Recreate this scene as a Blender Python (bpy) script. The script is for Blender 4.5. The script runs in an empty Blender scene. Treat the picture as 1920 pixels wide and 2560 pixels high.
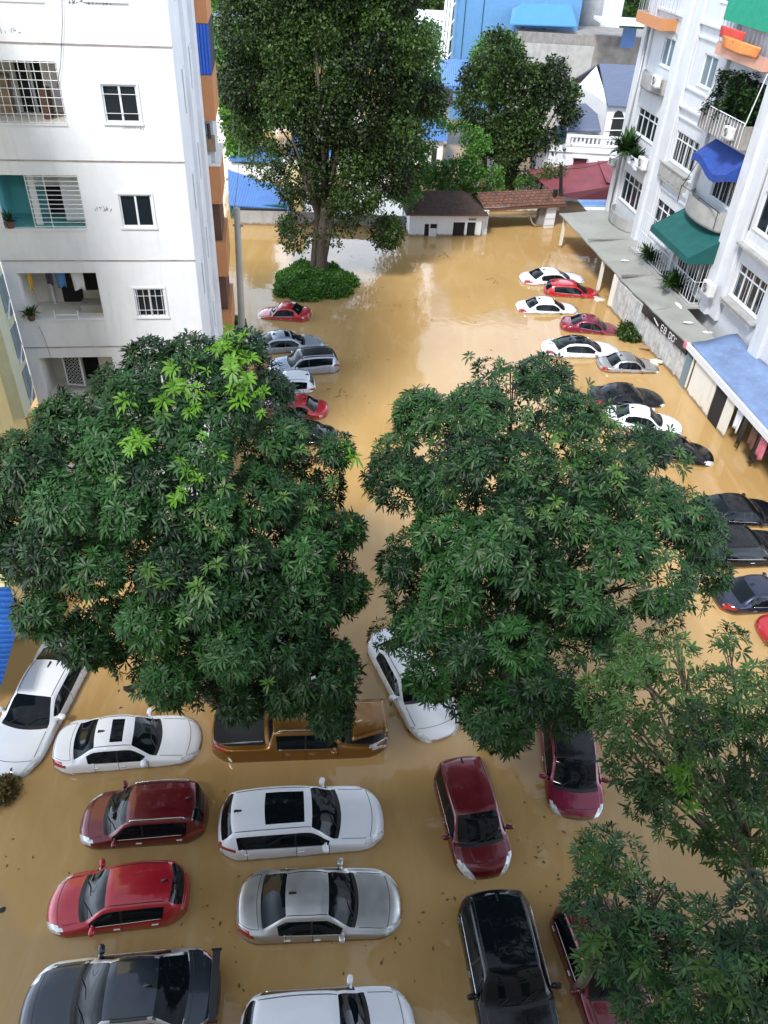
import bpy, math, random
import numpy as np
from mathutils import Vector, Matrix
R_ = math.radians
scn = bpy.context.scene
col = scn.collection
# ------------------------------------------------------------------ camera
FPX = 1958.0
CAM = Vector((0.0, 0.0, 21.7))
AX = np.array([[0.99838189, 0.05686471, 0.0],      # world X in camera axes (right, down, forward)
               [0.03539524, -0.62143924, 0.78266241],
               [0.04450587, -0.78139598, -0.62244643]])
cam_d = bpy.data.cameras.new('camera'); cam = bpy.data.objects.new('camera', cam_d); col.objects.link(cam)
rt, dn, fw = AX[:, 0], AX[:, 1], AX[:, 2]
cam.matrix_world = Matrix(((rt[0], -dn[0], -fw[0], CAM[0]), (rt[1], -dn[1], -fw[1], CAM[1]),
                           (rt[2], -dn[2], -fw[2], CAM[2]), (0, 0, 0, 1)))
cam_d.sensor_fit = 'VERTICAL'; cam_d.sensor_height = 24.0; cam_d.lens = FPX/2560*24.0
cam_d.clip_start = 0.1; cam_d.clip_end = 3000
scn.camera = cam
# ------------------------------------------------------------------ sky, sun, exposure
SUN_EL, SUN_AZ = R_(52), R_(205)       # azimuth from +Y clockwise: light comes from behind the camera and a little left
w = bpy.data.worlds.new('World'); scn.world = w; w.use_nodes = True
nt = w.node_tree; nt.nodes.clear()
out = nt.nodes.new('ShaderNodeOutputWorld'); bg = nt.nodes.new('ShaderNodeBackground')
sky = nt.nodes.new('ShaderNodeTexSky'); sky.sky_type = 'NISHITA'; sky.sun_disc = False
sky.sun_elevation = SUN_EL; sky.sun_rotation = SUN_AZ
sky.air_density = 1.0; sky.dust_density = 2.0
tc = nt.nodes.new('ShaderNodeTexCoord'); mp = nt.nodes.new('ShaderNodeMapping'); mp.inputs['Scale'].default_value = (1, 1, 2.5)
nz = nt.nodes.new('ShaderNodeTexNoise'); nz.inputs['Scale'].default_value = 2.2; nz.inputs['Detail'].default_value = 8; nz.inputs['Roughness'].default_value = .55
rp = nt.nodes.new('ShaderNodeValToRGB'); rp.color_ramp.elements[0].position = .34; rp.color_ramp.elements[1].position = .58
rp.color_ramp.elements[0].color = (.45, .45, .45, 1)
mx = nt.nodes.new('ShaderNodeMixRGB'); mx.inputs['Color2'].default_value = (8.3, 9.0, 10.2, 1)
L = nt.links.new
L(tc.outputs['Generated'], mp.inputs[0]); L(mp.outputs[0], nz.inputs['Vector']); L(nz.outputs['Fac'], rp.inputs[0])
sx = nt.nodes.new('ShaderNodeSeparateXYZ'); L(tc.outputs['Generated'], sx.inputs[0])
hr = nt.nodes.new('ShaderNodeMapRange'); hr.inputs[1].default_value = .08; hr.inputs[2].default_value = .68; hr.inputs[3].default_value = 2.3; hr.inputs[4].default_value = .42; L(sx.outputs['Z'], hr.inputs[0])
vm = nt.nodes.new('ShaderNodeVectorMath'); vm.operation = 'SCALE'; vm.inputs[0].default_value = (7.9, 9.1, 11.0); L(hr.outputs[0], vm.inputs['Scale']); L(vm.outputs[0], mx.inputs['Color2'])
L(rp.outputs[0], mx.inputs['Fac']); L(sky.outputs[0], mx.inputs['Color1']); L(mx.outputs[0], bg.inputs['Color'])
bg.inputs['Strength'].default_value = 0.115
L(bg.outputs[0], out.inputs['Surface'])
sd = bpy.data.lights.new('sun', 'SUN'); so = bpy.data.objects.new('sun', sd); col.objects.link(so)
sd.energy = 2.5; sd.angle = R_(12); sd.color = (1.0, .975, .94)
sv = Vector((math.sin(SUN_AZ)*math.cos(SUN_EL), math.cos(SUN_AZ)*math.cos(SUN_EL), math.sin(SUN_EL)))
so.rotation_euler = sv.to_track_quat('Z', 'Y').to_euler()
scn.view_settings.view_transform = 'Standard'; scn.view_settings.look = 'None'
scn.view_settings.gamma = 1; scn.view_settings.exposure = 0.98
scn.render.engine = 'CYCLES'
rnd = random.Random(7)

# ------------------------------------------------------------------ surveying helpers: a direction seen from the window, met with a real plane
def ray(x, y):
    return AX @ np.array([x-960.0, y-1280.0, FPX])
def gz(x, y, z=0.0):
    d = ray(x, y); t = (z-CAM[2])/d[2]
    return Vector((d[0]*t, d[1]*t, z))
def gY(x, y, Y):
    d = ray(x, y); t = Y/d[1]
    return Vector((d[0]*t, Y, CAM[2]+d[2]*t))
# ------------------------------------------------------------------ mesh helpers
class MB:
    def __init__(s): s.v = []; s.f = []; s.m = []; s.mi = 0
    def mat(s, i): s.mi = i; return s
    def add(s, vs, fs):
        b = len(s.v); s.v += [tuple(p) for p in vs]
        for f in fs: s.f.append(tuple(b+i for i in f)); s.m.append(s.mi)
        return s
    def box(s, x0, x1, y0, y1, z0, z1, M=None):
        vs = [Vector((x, y, z)) for z in (z0, z1) for y in (y0, y1) for x in (x0, x1)]
        if M is not None: vs = [M @ p for p in vs]
        return s.add(vs, [(0, 2, 3, 1), (4, 5, 7, 6), (0, 1, 5, 4), (2, 6, 7, 3), (0, 4, 6, 2), (1, 3, 7, 5)])
    def quad(s, a, b, c, d): return s.add([a, b, c, d], [(0, 1, 2, 3)])
    def prism(s, pts, thick):          # pts: list of 3D points of a planar outline; extruded by vector thick
        n = len(pts); t = Vector(thick); vs = [Vector(p) for p in pts]; vs += [p+t for p in vs]
        return s.add(vs, [tuple(range(n-1, -1, -1)), tuple(range(n, 2*n))]+[(i, (i+1) % n, n+(i+1) % n, n+i) for i in range(n)])
    def tube(s, pts, r, n=6, r1=None):
        pts = [Vector(p) for p in pts]; k = len(pts); r1 = r if r1 is None else r1
        rings = []; prev = None
        for i, p in enumerate(pts):
            d = (pts[min(i+1, k-1)]-pts[max(i-1, 0)])
            if d.length < 1e-9: d = Vector((0, 0, 1))
            d.normalize()
            if prev is None:
                a = d.cross(Vector((0, 0, 1)));
                if a.length < .05: a = d.cross(Vector((1, 0, 0)))
            else: a = prev-d*prev.dot(d)
            a.normalize(); prev = a; b = d.cross(a)
            rr = r+(r1-r)*i/max(1, k-1)
            rings.append([p+(a*math.cos(2*math.pi*j/n)+b*math.sin(2*math.pi*j/n))*rr for j in range(n)])
        vs = [q for rg in rings for q in rg]
        fs = [(i*n+j, i*n+(j+1) % n, (i+1)*n+(j+1) % n, (i+1)*n+j) for i in range(k-1) for j in range(n)]
        fs += [tuple(range(n-1, -1, -1)), tuple((k-1)*n+j for j in range(n))]
        return s.add(vs, fs)
    def blob(s, c, rx, ry, rz, M=None, nu=10, nv=7, p=1.0):
        vs = []; c = Vector(c)
        for i in range(nv+1):
            th = math.pi*i/nv
            for j in range(nu):
                ph = 2*math.pi*j/nu
                q = Vector((math.sin(th)*math.cos(ph), math.sin(th)*math.sin(ph), math.cos(th)))
                q = Vector([math.copysign(abs(t)**p, t) for t in q])
                q = Vector((q.x*rx, q.y*ry, q.z*rz))
                vs.append((M @ q if M is not None else q)+c)
        return s.add(vs, [(i*nu+j, (i+1)*nu+j, (i+1)*nu+(j+1) % nu, i*nu+(j+1) % nu) for i in range(nv) for j in range(nu)])
    def build(s, name, mats, parent=None, smooth=False, bevel=0):
        me = bpy.data.meshes.new(name); me.from_pydata(s.v, [], s.f)
        if not isinstance(mats, (list, tuple)): mats = [mats]
        for m in mats: me.materials.append(m)
        if len(mats) > 1: me.polygons.foreach_set('material_index', s.m)
        if smooth: me.polygons.foreach_set('use_smooth', [True]*len(s.f))
        me.update()
        o = bpy.data.objects.new(name, me); col.objects.link(o)
        if parent: o.parent = parent
        if bevel:
            b = o.modifiers.new('bevel', 'BEVEL'); b.width = bevel; b.segments = 2; b.limit_method = 'ANGLE'; b.angle_limit = R_(40)
        return o
def thing(name, label, cat, loc=(0, 0, 0), rz=0.0, group=None):
    o = bpy.data.objects.new(name, None); col.objects.link(o); o.empty_display_size = .3
    o.location = loc; o.rotation_euler = (0, 0, rz)
    o['label'] = label; o['category'] = cat
    if group: o['group'] = group
    return o
def tag(o, label, cat, group=None):
    o['label'] = label; o['category'] = cat
    if group: o['group'] = group
    return o
def struct(o): o['kind'] = 'structure'; return o
# ------------------------------------------------------------------ materials
def nmat(name):
    m = bpy.data.materials.new(name); m.use_nodes = True
    return m, m.node_tree, m.node_tree.nodes['Principled BSDF']
def mudline(N, K, src, base, h=.10):      # silt left on everything just above the waterline
    ge = N.new('ShaderNodeNewGeometry'); sp = N.new('ShaderNodeSeparateXYZ'); K(ge.outputs['Position'], sp.inputs[0])
    n = N.new('ShaderNodeTexNoise'); n.inputs['Scale'].default_value = 3.5; n.inputs['Detail'].default_value = 5; K(ge.outputs['Position'], n.inputs['Vector'])
    a = N.new('ShaderNodeMath'); a.operation = 'MULTIPLY_ADD'; a.inputs[1].default_value = -h*2.2; K(n.outputs['Fac'], a.inputs[0]); K(sp.outputs['Z'], a.inputs[2])
    r = N.new('ShaderNodeMapRange'); r.inputs[1].default_value = -h*.2; r.inputs[2].default_value = h*.35; r.inputs[3].default_value = .85; r.inputs[4].default_value = 0; K(a.outputs[0], r.inputs[0])
    x = N.new('ShaderNodeMixRGB'); x.inputs['Color2'].default_value = (.20, .125, .05, 1); K(r.outputs[0], x.inputs['Fac'])
    if src: K(src, x.inputs['Color1'])
    else: x.inputs['Color1'].default_value = (*base, 1)
    return x.outputs[0]
def pm(name, c, rough=.6, metal=0, coat=0, var=0.0, vscale=3.0, bump=0.0, bscale=30, spec=None, streak=0.0, stain=(.22, .2, .16), trans=0, alpha=1):
    m, t, b = nmat(name); N = t.nodes; K = t.links.new
    b.inputs['Base Color'].default_value = (*c, 1); b.inputs['Roughness'].default_value = rough
    b.inputs['Metallic'].default_value = metal; b.inputs['Coat Weight'].default_value = coat; b.inputs['Coat Roughness'].default_value = .04
    if spec is not None: b.inputs['Specular IOR Level'].default_value = spec
    if trans: b.inputs['Transmission Weight'].default_value = trans
    if alpha < 1: b.inputs['Alpha'].default_value = alpha
    if var or streak or bump:
        tc = N.new('ShaderNodeTexCoord'); src = None
        if var:
            n = N.new('ShaderNodeTexNoise'); n.inputs['Scale'].default_value = vscale; n.inputs['Detail'].default_value = 6; n.inputs['Roughness'].default_value = .65
            K(tc.outputs['Object'], n.inputs['Vector'])
            r = N.new('ShaderNodeMapRange'); r.inputs[1].default_value = .3; r.inputs[2].default_value = .7; r.inputs[3].default_value = 1-var; r.inputs[4].default_value = 1+var*.6
            K(n.outputs['Fac'], r.inputs[0])
            h = N.new('ShaderNodeHueSaturation'); h.inputs['Color'].default_value = (*c, 1); K(r.outputs[0], h.inputs['Value']); src = h.outputs[0]
        if streak:
            mp = N.new('ShaderNodeMapping'); mp.inputs['Scale'].default_value = (2.3, 2.3, .22); K(tc.outputs['Object'], mp.inputs[0])
            n = N.new('ShaderNodeTexNoise'); n.inputs['Scale'].default_value = 1.6; n.inputs['Detail'].default_value = 7; n.inputs['Roughness'].default_value = .7
            K(mp.outputs[0], n.inputs['Vector'])
            r = N.new('ShaderNodeMapRange'); r.inputs[1].default_value = .52; r.inputs[2].default_value = .78; r.inputs[3].default_value = 0; r.inputs[4].default_value = streak
            K(n.outputs['Fac'], r.inputs[0])
            x = N.new('ShaderNodeMixRGB'); K(r.outputs[0], x.inputs['Fac']); x.inputs['Color2'].default_value = (*stain, 1)
            if src: K(src, x.inputs['Color1'])
            else: x.inputs['Color1'].default_value = (*c, 1)
            src = x.outputs[0]
        if streak and not trans: src = mudline(N, K, src, c, .16)
        if src: K(src, b.inputs['Base Color'])
        if bump:
            n = N.new('ShaderNodeTexNoise'); n.inputs['Scale'].default_value = bscale; n.inputs['Detail'].default_value = 4
            K(tc.outputs['Object'], n.inputs['Vector'])
            bp = N.new('ShaderNodeBump'); bp.inputs['Strength'].default_value = bump; bp.inputs['Distance'].default_value = .02
            K(n.outputs['Fac'], bp.inputs['Height']); K(bp.outputs[0], b.inputs['Normal'])
    return m
def ribbed(name, c, freq, axis='X', rough=.45, depth=.5, var=.15, mixc=None):     # corrugated sheet: real bump waves along an axis
    m, t, b = nmat(name); N = t.nodes; K = t.links.new
    tc = N.new('ShaderNodeTexCoord'); wv = N.new('ShaderNodeTexWave'); wv.bands_direction = axis; wv.inputs['Scale'].default_value = freq
    K(tc.outputs['Object'], wv.inputs['Vector'])
    bp = N.new('ShaderNodeBump'); bp.inputs['Strength'].default_value = depth; bp.inputs['Distance'].default_value = .05
    K(wv.outputs['Fac'], bp.inputs['Height']); K(bp.outputs[0], b.inputs['Normal'])
    n = N.new('ShaderNodeTexNoise'); n.inputs['Scale'].default_value = 1.3; n.inputs['Detail'].default_value = 6; K(tc.outputs['Object'], n.inputs['Vector'])
    x = N.new('ShaderNodeMixRGB'); x.inputs['Color1'].default_value = (*c, 1); x.inputs['Color2'].default_value = (*(mixc or tuple(k*.6 for k in c)), 1)
    r = N.new('ShaderNodeMapRange'); r.inputs[1].default_value = .4; r.inputs[2].default_value = .75; r.inputs[4].default_value = var*3; K(n.outputs['Fac'], r.inputs[0])
    K(r.outputs[0], x.inputs['Fac']); K(x.outputs[0], b.inputs['Base Color'])
    b.inputs['Roughness'].default_value = rough
    return m
def tiled(name, c1, c2, mortar, sx, sy, scale, rough=.7, bump=.6):
    m, t, b = nmat(name); N = t.nodes; K = t.links.new
    tc = N.new('ShaderNodeTexCoord'); br = N.new('ShaderNodeTexBrick'); K(tc.outputs['Object'], br.inputs['Vector'])
    br.inputs['Color1'].default_value = (*c1, 1); br.inputs['Color2'].default_value = (*c2, 1); br.inputs['Mortar'].default_value = (*mortar, 1)
    br.inputs['Scale'].default_value = scale; br.inputs['Mortar Size'].default_value = .03; br.inputs['Brick Width'].default_value = sx; br.inputs['Row Height'].default_value = sy
    n = N.new('ShaderNodeTexNoise'); n.inputs['Scale'].default_value = 2.5; n.inputs['Detail'].default_value = 8; n.inputs['Roughness'].default_value = .7; K(tc.outputs['Object'], n.inputs['Vector'])
    r = N.new('ShaderNodeMapRange'); r.inputs[1].default_value = .35; r.inputs[2].default_value = .7; r.inputs[3].default_value = .45; r.inputs[4].default_value = 1.3; K(n.outputs['Fac'], r.inputs[0])
    h = N.new('ShaderNodeHueSaturation'); K(br.outputs['Color'], h.inputs['Color']); K(r.outputs[0], h.inputs['Value']); K(h.outputs[0], b.inputs['Base Color'])
    bp = N.new('ShaderNodeBump'); bp.inputs['Strength'].default_value = bump; bp.inputs['Distance'].default_value = .03; bp.invert = True
    K(br.outputs['Fac'], bp.inputs['Height']); K(bp.outputs[0], b.inputs['Normal']); b.inputs['Roughness'].default_value = rough
    return m
M = {}
M['white'] = pm('white_plaster', (.71, .725, .75), .8, var=.09, vscale=.7, streak=.42, stain=(.47, .45, .39), bump=.15, bscale=25)
M['whiteR'] = pm('white_plaster_weathered', (.58, .60, .63), .75, var=.06, vscale=1.2, streak=.4, stain=(.30, .30, .29), bump=.15, bscale=20)
M['cream'] = pm('cream_plaster', (.70, .67, .60), .8, var=.07, vscale=1, streak=.45, stain=(.3, .28, .22))
M['yellow'] = pm('yellow_plaster', (.82, .66, .32), .8, var=.06, streak=.25, stain=(.4, .36, .2))
M['orange'] = pm('orange_plaster', (.50, .22, .09), .75, var=.08, streak=.25, stain=(.45, .25, .13))
M['pinkish'] = pm('salmon_plaster', (.55, .29, .21), .75, var=.08, streak=.35, stain=(.3, .2, .15))
M['belt'] = pm('brown_belt', (.36, .29, .26), .6, var=.5, vscale=2)
M['frame'] = pm('white_frame', (.68, .70, .73), .4, var=.05)
M['pane'] = pm('window_glass', (.012, .018, .024), .05, spec=.5)
M['paneL'] = pm('window_glass_pale', (.16, .22, .26), .12, spec=.7)
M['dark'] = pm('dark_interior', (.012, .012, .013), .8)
M['steel'] = pm('grey_steel', (.42, .43, .44), .4, metal=.5)
M['bars'] = pm('painted_bars', (.66, .67, .68), .45)
M['black'] = pm('black_plastic', (.012, .012, .013), .35)
M['teal'] = pm('teal_wall', (.12, .42, .43), .7, var=.1)
M['concrete'] = pm('concrete', (.34, .335, .32), .9, var=.2, vscale=1.2, streak=.6, stain=(.12, .115, .1), bump=.3)
M['concreteD'] = pm('dirty_concrete', (.25, .235, .22), .9, var=.35, vscale=1.0, streak=.7, stain=(.08, .07, .06), bump=.4)
M['deck'] = pm('cement_sheet', (.27, .275, .25), .55, var=.16, vscale=.6, streak=.2, stain=(.16, .16, .14), bump=.1)
M['bluebox'] = ribbed('blue_sheet_panel', (.015, .10, .52), 2.6, 'X', .45, .8, .08)
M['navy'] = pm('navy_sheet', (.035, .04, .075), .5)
M['blueroof'] = ribbed('blue_corrugated_roof', (.03, .16, .50), 3.2, 'Y', .4, .9, .12)
M['bluesheet'] = ribbed('blue_metal_roof', (.07, .17, .42), 1.4, 'X', .45, .35, .1)
M['bluesky'] = pm('light_blue_plaster', (.09, .225, .42), .7, var=.1, streak=.3, stain=(.1, .3, .5))
M['bluepale'] = ribbed('pale_blue_sheet', (.07, .22, .38), .9, 'X', .45, .25, .05)
M['bluefab'] = pm('blue_fabric', (.012, .05, .26), .75, var=.25, streak=.25, stain=(.06, .14, .4), bump=.4, bscale=3)
M['tarp'] = pm('blue_tarpaulin', (.15, .22, .38), .6, var=.3, vscale=.8, streak=.3, stain=(.4, .5, .7), bump=.5, bscale=2)
M['greenfab'] = pm('green_fabric', (.0, .075, .07), .75, var=.25, vscale=1.5, streak=.25, stain=(.02, .11, .10), bump=.4, bscale=3)
M['greennet'] = pm('green_net', (.01, .28, .17), .8, var=.2, vscale=2)
M['maroon'] = pm('maroon_sheet', (.19, .045, .06), .6, var=.3, vscale=.7, streak=.4, stain=(.12, .04, .05))
M['maroonD'] = pm('maroon_dark_and_shade', (.09, .02, .03), .6)  # dark maroon paint; also the shade put into the canopy underside
M['tileB'] = tiled('brown_roof_tiles', (.055, .026, .018), (.085, .04, .025), (.015, .01, .008), .5, .22, 1.6)
M['tileR'] = tiled('red_roof_tiles', (.20, .075, .04), (.13, .055, .035), (.03, .02, .015), .5, .3, 1.1)
M['tileG'] = ribbed('grey_roof_sheet', (.10, .125, .20), 1.05, 'Y', .45, 1.0, .06)
M['wood'] = pm('driftwood', (.28, .19, .11), .85, var=.3, vscale=4, bump=.4)
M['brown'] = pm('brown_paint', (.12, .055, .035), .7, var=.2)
M['cloth_w'] = pm('white_cloth', (.70, .72, .78), .9, var=.06)
M['cloth_b'] = pm('blue_cloth', (.08, .20, .42), .9, var=.1)
M['cloth_y'] = pm('yellow_cloth', (.70, .42, .06), .9)
M['cloth_r'] = pm('red_cloth', (.60, .06, .04), .8, var=.2, vscale=5)
M['cloth_o'] = pm('orange_cloth', (.80, .27, .07), .8, var=.25, vscale=5)
M['cloth_p'] = pm('pink_cloth', (.55, .16, .22), .8, var=.3, vscale=6)
M['bark'] = pm('bark', (.085, .065, .048), .95, var=.35, vscale=6, bump=.8, bscale=14)
M['barkL'] = pm('bark_pale', (.16, .135, .10), .95, var=.3, vscale=6, bump=.8, bscale=14)
M['pole'] = pm('pole_concrete', (.42, .42, .36), .9, var=.15, vscale=1, streak=.4, stain=(.16, .17, .1))
M['rock'] = pm('broken_plaster', (.55, .52, .47), .9, var=.25, vscale=3, bump=.6, bscale=8)
M['ac'] = pm('ac_casing', (.66, .67, .66), .5, var=.05, streak=.3, stain=(.4, .38, .3))
M['soil'] = pm('silt', (.16, .10, .045), .95, var=.2)
# ------------------------------------------------------------------ vehicles
def pchip(xs, ys):
    xs = np.array(xs, float); ys = np.array(ys, float); o = np.argsort(xs); xs = xs[o]; ys = ys[o]
    h = np.diff(xs); d = np.diff(ys)/h; m = np.zeros(len(xs)); m[0] = d[0]; m[-1] = d[-1]
    for i in range(1, len(xs)-1):
        if d[i-1]*d[i] > 0:
            w1 = 2*h[i]+h[i-1]; w2 = h[i]+2*h[i-1]; m[i] = (w1+w2)/(w1/d[i-1]+w2/d[i])
    def f(x):
        x = min(max(x, xs[0]), xs[-1]); i = min(max(int(np.searchsorted(xs, x))-1, 0), len(h)-1)
        t = (x-xs[i])/h[i]
        return ((1+2*t)*(1-t)**2*ys[i]+t*(1-t)**2*h[i]*m[i]+t*t*(3-2*t)*ys[i+1]+t*t*(t-1)*h[i]*m[i+1])
    return f
def paint(name, c, metal=.35, rough=.32):
    m, t, b = nmat(name); N = t.nodes; K = t.links.new
    tc = N.new('ShaderNodeTexCoord'); n = N.new('ShaderNodeTexNoise'); n.inputs['Scale'].default_value = 2.2; n.inputs['Detail'].default_value = 9; n.inputs['Roughness'].default_value = .7
    K(tc.outputs['Object'], n.inputs['Vector'])
    # thin film of dried silt: rougher, slightly browner patches and specks
    r = N.new('ShaderNodeMapRange'); r.inputs[1].default_value = .5; r.inputs[2].default_value = .8; r.inputs[4].default_value = .16 if max(c) > .1 else .05; K(n.outputs['Fac'], r.inputs[0])
    x = N.new('ShaderNodeMixRGB'); x.inputs['Color1'].default_value = (*c, 1); x.inputs['Color2'].default_value = (c[0]*.6+.10, c[1]*.6+.075, c[2]*.6+.045, 1); K(r.outputs[0], x.inputs['Fac'])
    K(mudline(N, K, x.outputs[0], c, .075), b.inputs['Base Color'])
    r2 = N.new('ShaderNodeMapRange'); r2.inputs[1].default_value = .4; r2.inputs[2].default_value = .75; r2.inputs[3].default_value = rough; r2.inputs[4].default_value = rough+.2; K(n.outputs['Fac'], r2.inputs[0])
    K(r2.outputs[0], b.inputs['Roughness'])
    b.inputs['Metallic'].default_value = metal; b.inputs['Coat Weight'].default_value = .9 if max(c) > .04 else .35; b.inputs['Specular IOR Level'].default_value = .5 if max(c) > .04 else .3; b.inputs['Coat Roughness'].default_value = .05
    return m
M['glass'] = pm('car_glass', (.004, .007, .009), .03, spec=.28)
M['trim'] = pm('car_trim', (.012, .012, .013), .45)
M['chrome'] = pm('chrome', (.75, .75, .74), .15, metal=1)
M['lampF'] = pm('headlight_lens', (.62, .66, .68), .08, spec=.8, coat=1, var=.5, vscale=9)
M['lampR'] = pm('tail_lens', (.30, .012, .010), .12, spec=.7, coat=1, var=.3, vscale=9)
M['tyre'] = pm('tyre', (.018, .018, .018), .85)
CT = {}
# side profile from nose (+x) to tail: top line keys, plan half widths, belt line; xs = cowl, roof front, roof rear, deck start
CT['sedan'] = dict(L=4.6, W=.88, top=[(2.3, .52), (2.24, .66), (2.05, .78), (1.6, .88), (.98, .97), (.35, 1.33), (.0, 1.43), (-.5, 1.45), (-.98, 1.38), (-1.62, 1.08), (-2.1, 1.03), (-2.24, .95), (-2.3, .62)],
                   belt=[(2.3, .50), (2.1, .70), (1.0, .90), (-.5, .95), (-1.6, 1.00), (-2.2, .90), (-2.3, .6)], cowl=.98, rf=.25, rr=-.92, dk=-1.62, yr=.60, sw=(.86, -1.22), bp=-.18)
CT['suv'] = dict(L=4.7, W=.93, top=[(2.35, .60), (2.28, .82), (2.05, .98), (1.5, 1.07), (1.02, 1.13), (.42, 1.52), (.05, 1.62), (-.8, 1.65), (-1.75, 1.60), (-2.0, 1.50), (-2.22, 1.12), (-2.31, .95), (-2.35, .6)],
                 belt=[(2.35, .58), (2.1, .86), (1.0, 1.04), (-.5, 1.09), (-1.9, 1.14), (-2.3, .98), (-2.35, .6)], cowl=1.02, rf=.30, rr=-1.92, dk=-2.24, yr=.66, sw=(.9, -1.85), bp=-.15)
CT['hatch'] = dict(L=3.9, W=.84, top=[(1.95, .55), (1.88, .72), (1.7, .85), (1.3, .95), (.92, 1.02), (.30, 1.40), (-.05, 1.50), (-.7, 1.52), (-1.42, 1.46), (-1.6, 1.38), (-1.84, 1.02), (-1.91, .88), (-1.95, .55)],
                   belt=[(1.95, .52), (1.7, .78), (.9, .93), (-.4, .98), (-1.6, 1.03), (-1.9, .88), (-1.95, .5)], cowl=.92, rf=.20, rr=-1.55, dk=-1.85, yr=.60, sw=(.8, -1.45), bp=-.2)
CT['mpv'] = dict(L=4.1, W=.86, top=[(2.05, .58), (1.98, .78), (1.85, .90), (1.45, 1.00), (1.12, 1.07), (.5, 1.50), (.15, 1.62), (-.7, 1.65), (-1.6, 1.60), (-1.78, 1.50), (-1.96, 1.08), (-2.02, .9), (-2.05, .55)],
                 belt=[(2.05, .55), (1.85, .82), (1.1, .98), (-.4, 1.03), (-1.7, 1.07), (-2.0, .9), (-2.05, .5)], cowl=1.12, rf=.38, rr=-1.72, dk=-1.98, yr=.64, sw=(1.0, -1.6), bp=-.1)
CT['pickup'] = dict(L=5.3, W=.93, top=[(2.65, .75), (2.60, 1.0), (2.4, 1.12), (1.9, 1.18), (1.42, 1.24), (.85, 1.66), (.5, 1.78), (-.2, 1.80), (-.78, 1.77), (-.98, 1.32), (-1.05, 1.27), (-2.55, 1.25), (-2.62, 1.2), (-2.65, .7)],
                    belt=[(2.65, .7), (2.4, 1.02), (1.4, 1.12), (-.5, 1.16), (-1.2, 1.20), (-2.55, 1.18), (-2.65, .65)], cowl=1.42, rf=.72, rr=-.8, dk=-.98, yr=.68, sw=(1.25, -.72), bp=.22)
def lerp(a, b, t): return a+(b-a)*t
def car_grid(ct, W):
    L, top, belt = ct['L'], pchip(*zip(*ct['top'])), pchip(*zip(*ct['belt']))
    h = L/2; cowl, rf, rr, dk, yr = ct['cowl'], ct['rf'], ct['rr'], ct['dk'], ct['yr']*W/ct['W']
    keys = {h, -h, cowl, rf, rr, dk, cowl+.09, ct['sw'][0], ct['sw'][1]}
    for s in (ct['bp'], ct['sw'][0]+.04, ct['sw'][1]+.22 if ct.get('four', 1) else 0): keys |= {s, s-.018, s-.06, s+.04}
    keys |= {h-.015, h-.05, h-.1, h-.17, -h+.015, -h+.05, -h+.1, -h+.17, rf-.02, rr+.02, cowl-.02, dk+.02}
    xs = sorted(keys, reverse=True); full = []
    for a, b in zip(xs, xs[1:]):
        n = max(1, int(math.ceil((a-b)/.10)))
        full += [a-(a-b)*i/n for i in range(n)]
    full.append(xs[-1]); rows = []
    nb = (3, 4, 2, 6, 2, 3, 2)
    for x in full:
        ex = max(0, (abs(x)-(h-.62))/.62); yw = W*(1-.42*ex**2.6); zt = top(x); zb = min(belt(x), zt-.03)
        # upper edge curve
        cy = yw-.13
        if x >= cowl: y3, z3, bow = cy, zt-.045, .012
        elif x > rf:
            t = (cowl-x)/(cowl-rf); y3 = lerp(W-.13, yr, t); z3 = zt-.05-.02*math.sin(t*math.pi); bow = .03
        elif x >= rr:
            t = (x-rr)/(rf-rr); y3 = yr+.025*math.sin(t*math.pi); z3 = zt-.06; bow = .02
        elif x > dk:
            t = (rr-x)/(rr-dk); y3 = lerp(yr, yw-.14, t); z3 = zt-.05; bow = .03
        else: y3, z3, bow = yw-.13, zt-.04, .012
        z3 = max(z3, zb+.012)
        y2 = y3-.07 if (rf >= x >= rr) else y3-.055
        c = [(0, zt), (y2*.55, zt-bow*.35), (y2, lerp(zt-bow, z3, .45)), (y3, z3), (yw-.035, zb), (yw, zb-.10), (yw-.005, .48), (yw-.07, .22)]
        c[5] = (yw, min(zb-.10, c[4][1]-.03)); c[6] = (yw-.005, min(.48, c[5][1]-.05)); c[7] = (yw-.07, min(.22, c[6][1]-.08))
        pts = []
        for k in range(7):
            (ya, za), (yb, zc) = c[k], c[k+1]
            for j in range(nb[k]):
                t = j/nb[k]; bulge = .018*math.sin(t*math.pi) if k == 3 else (.006*math.sin(t*math.pi) if k in (4, 5) else 0)
                pts.append((lerp(ya, yb, t)+bulge, lerp(za, zc, t)))
        pts.append(c[7]); rows.append(pts)
    return full, rows, np.cumsum((0,)+nb)
def mirror_pair(mb, x, y, z):
    for s in (-1, 1):
        Mx = Matrix.Rotation(.15*s, 3, 'Z'); mb.blob((x, s*(y+.13), z), .09, .12, .075, Mx, 10, 7, .8)
        mb.box(x-.03, x+.04, min(s*(y-.05), s*(y+.05)), max(s*(y-.05), s*(y+.05)), z-.03, z)
CARN = [0]
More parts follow.
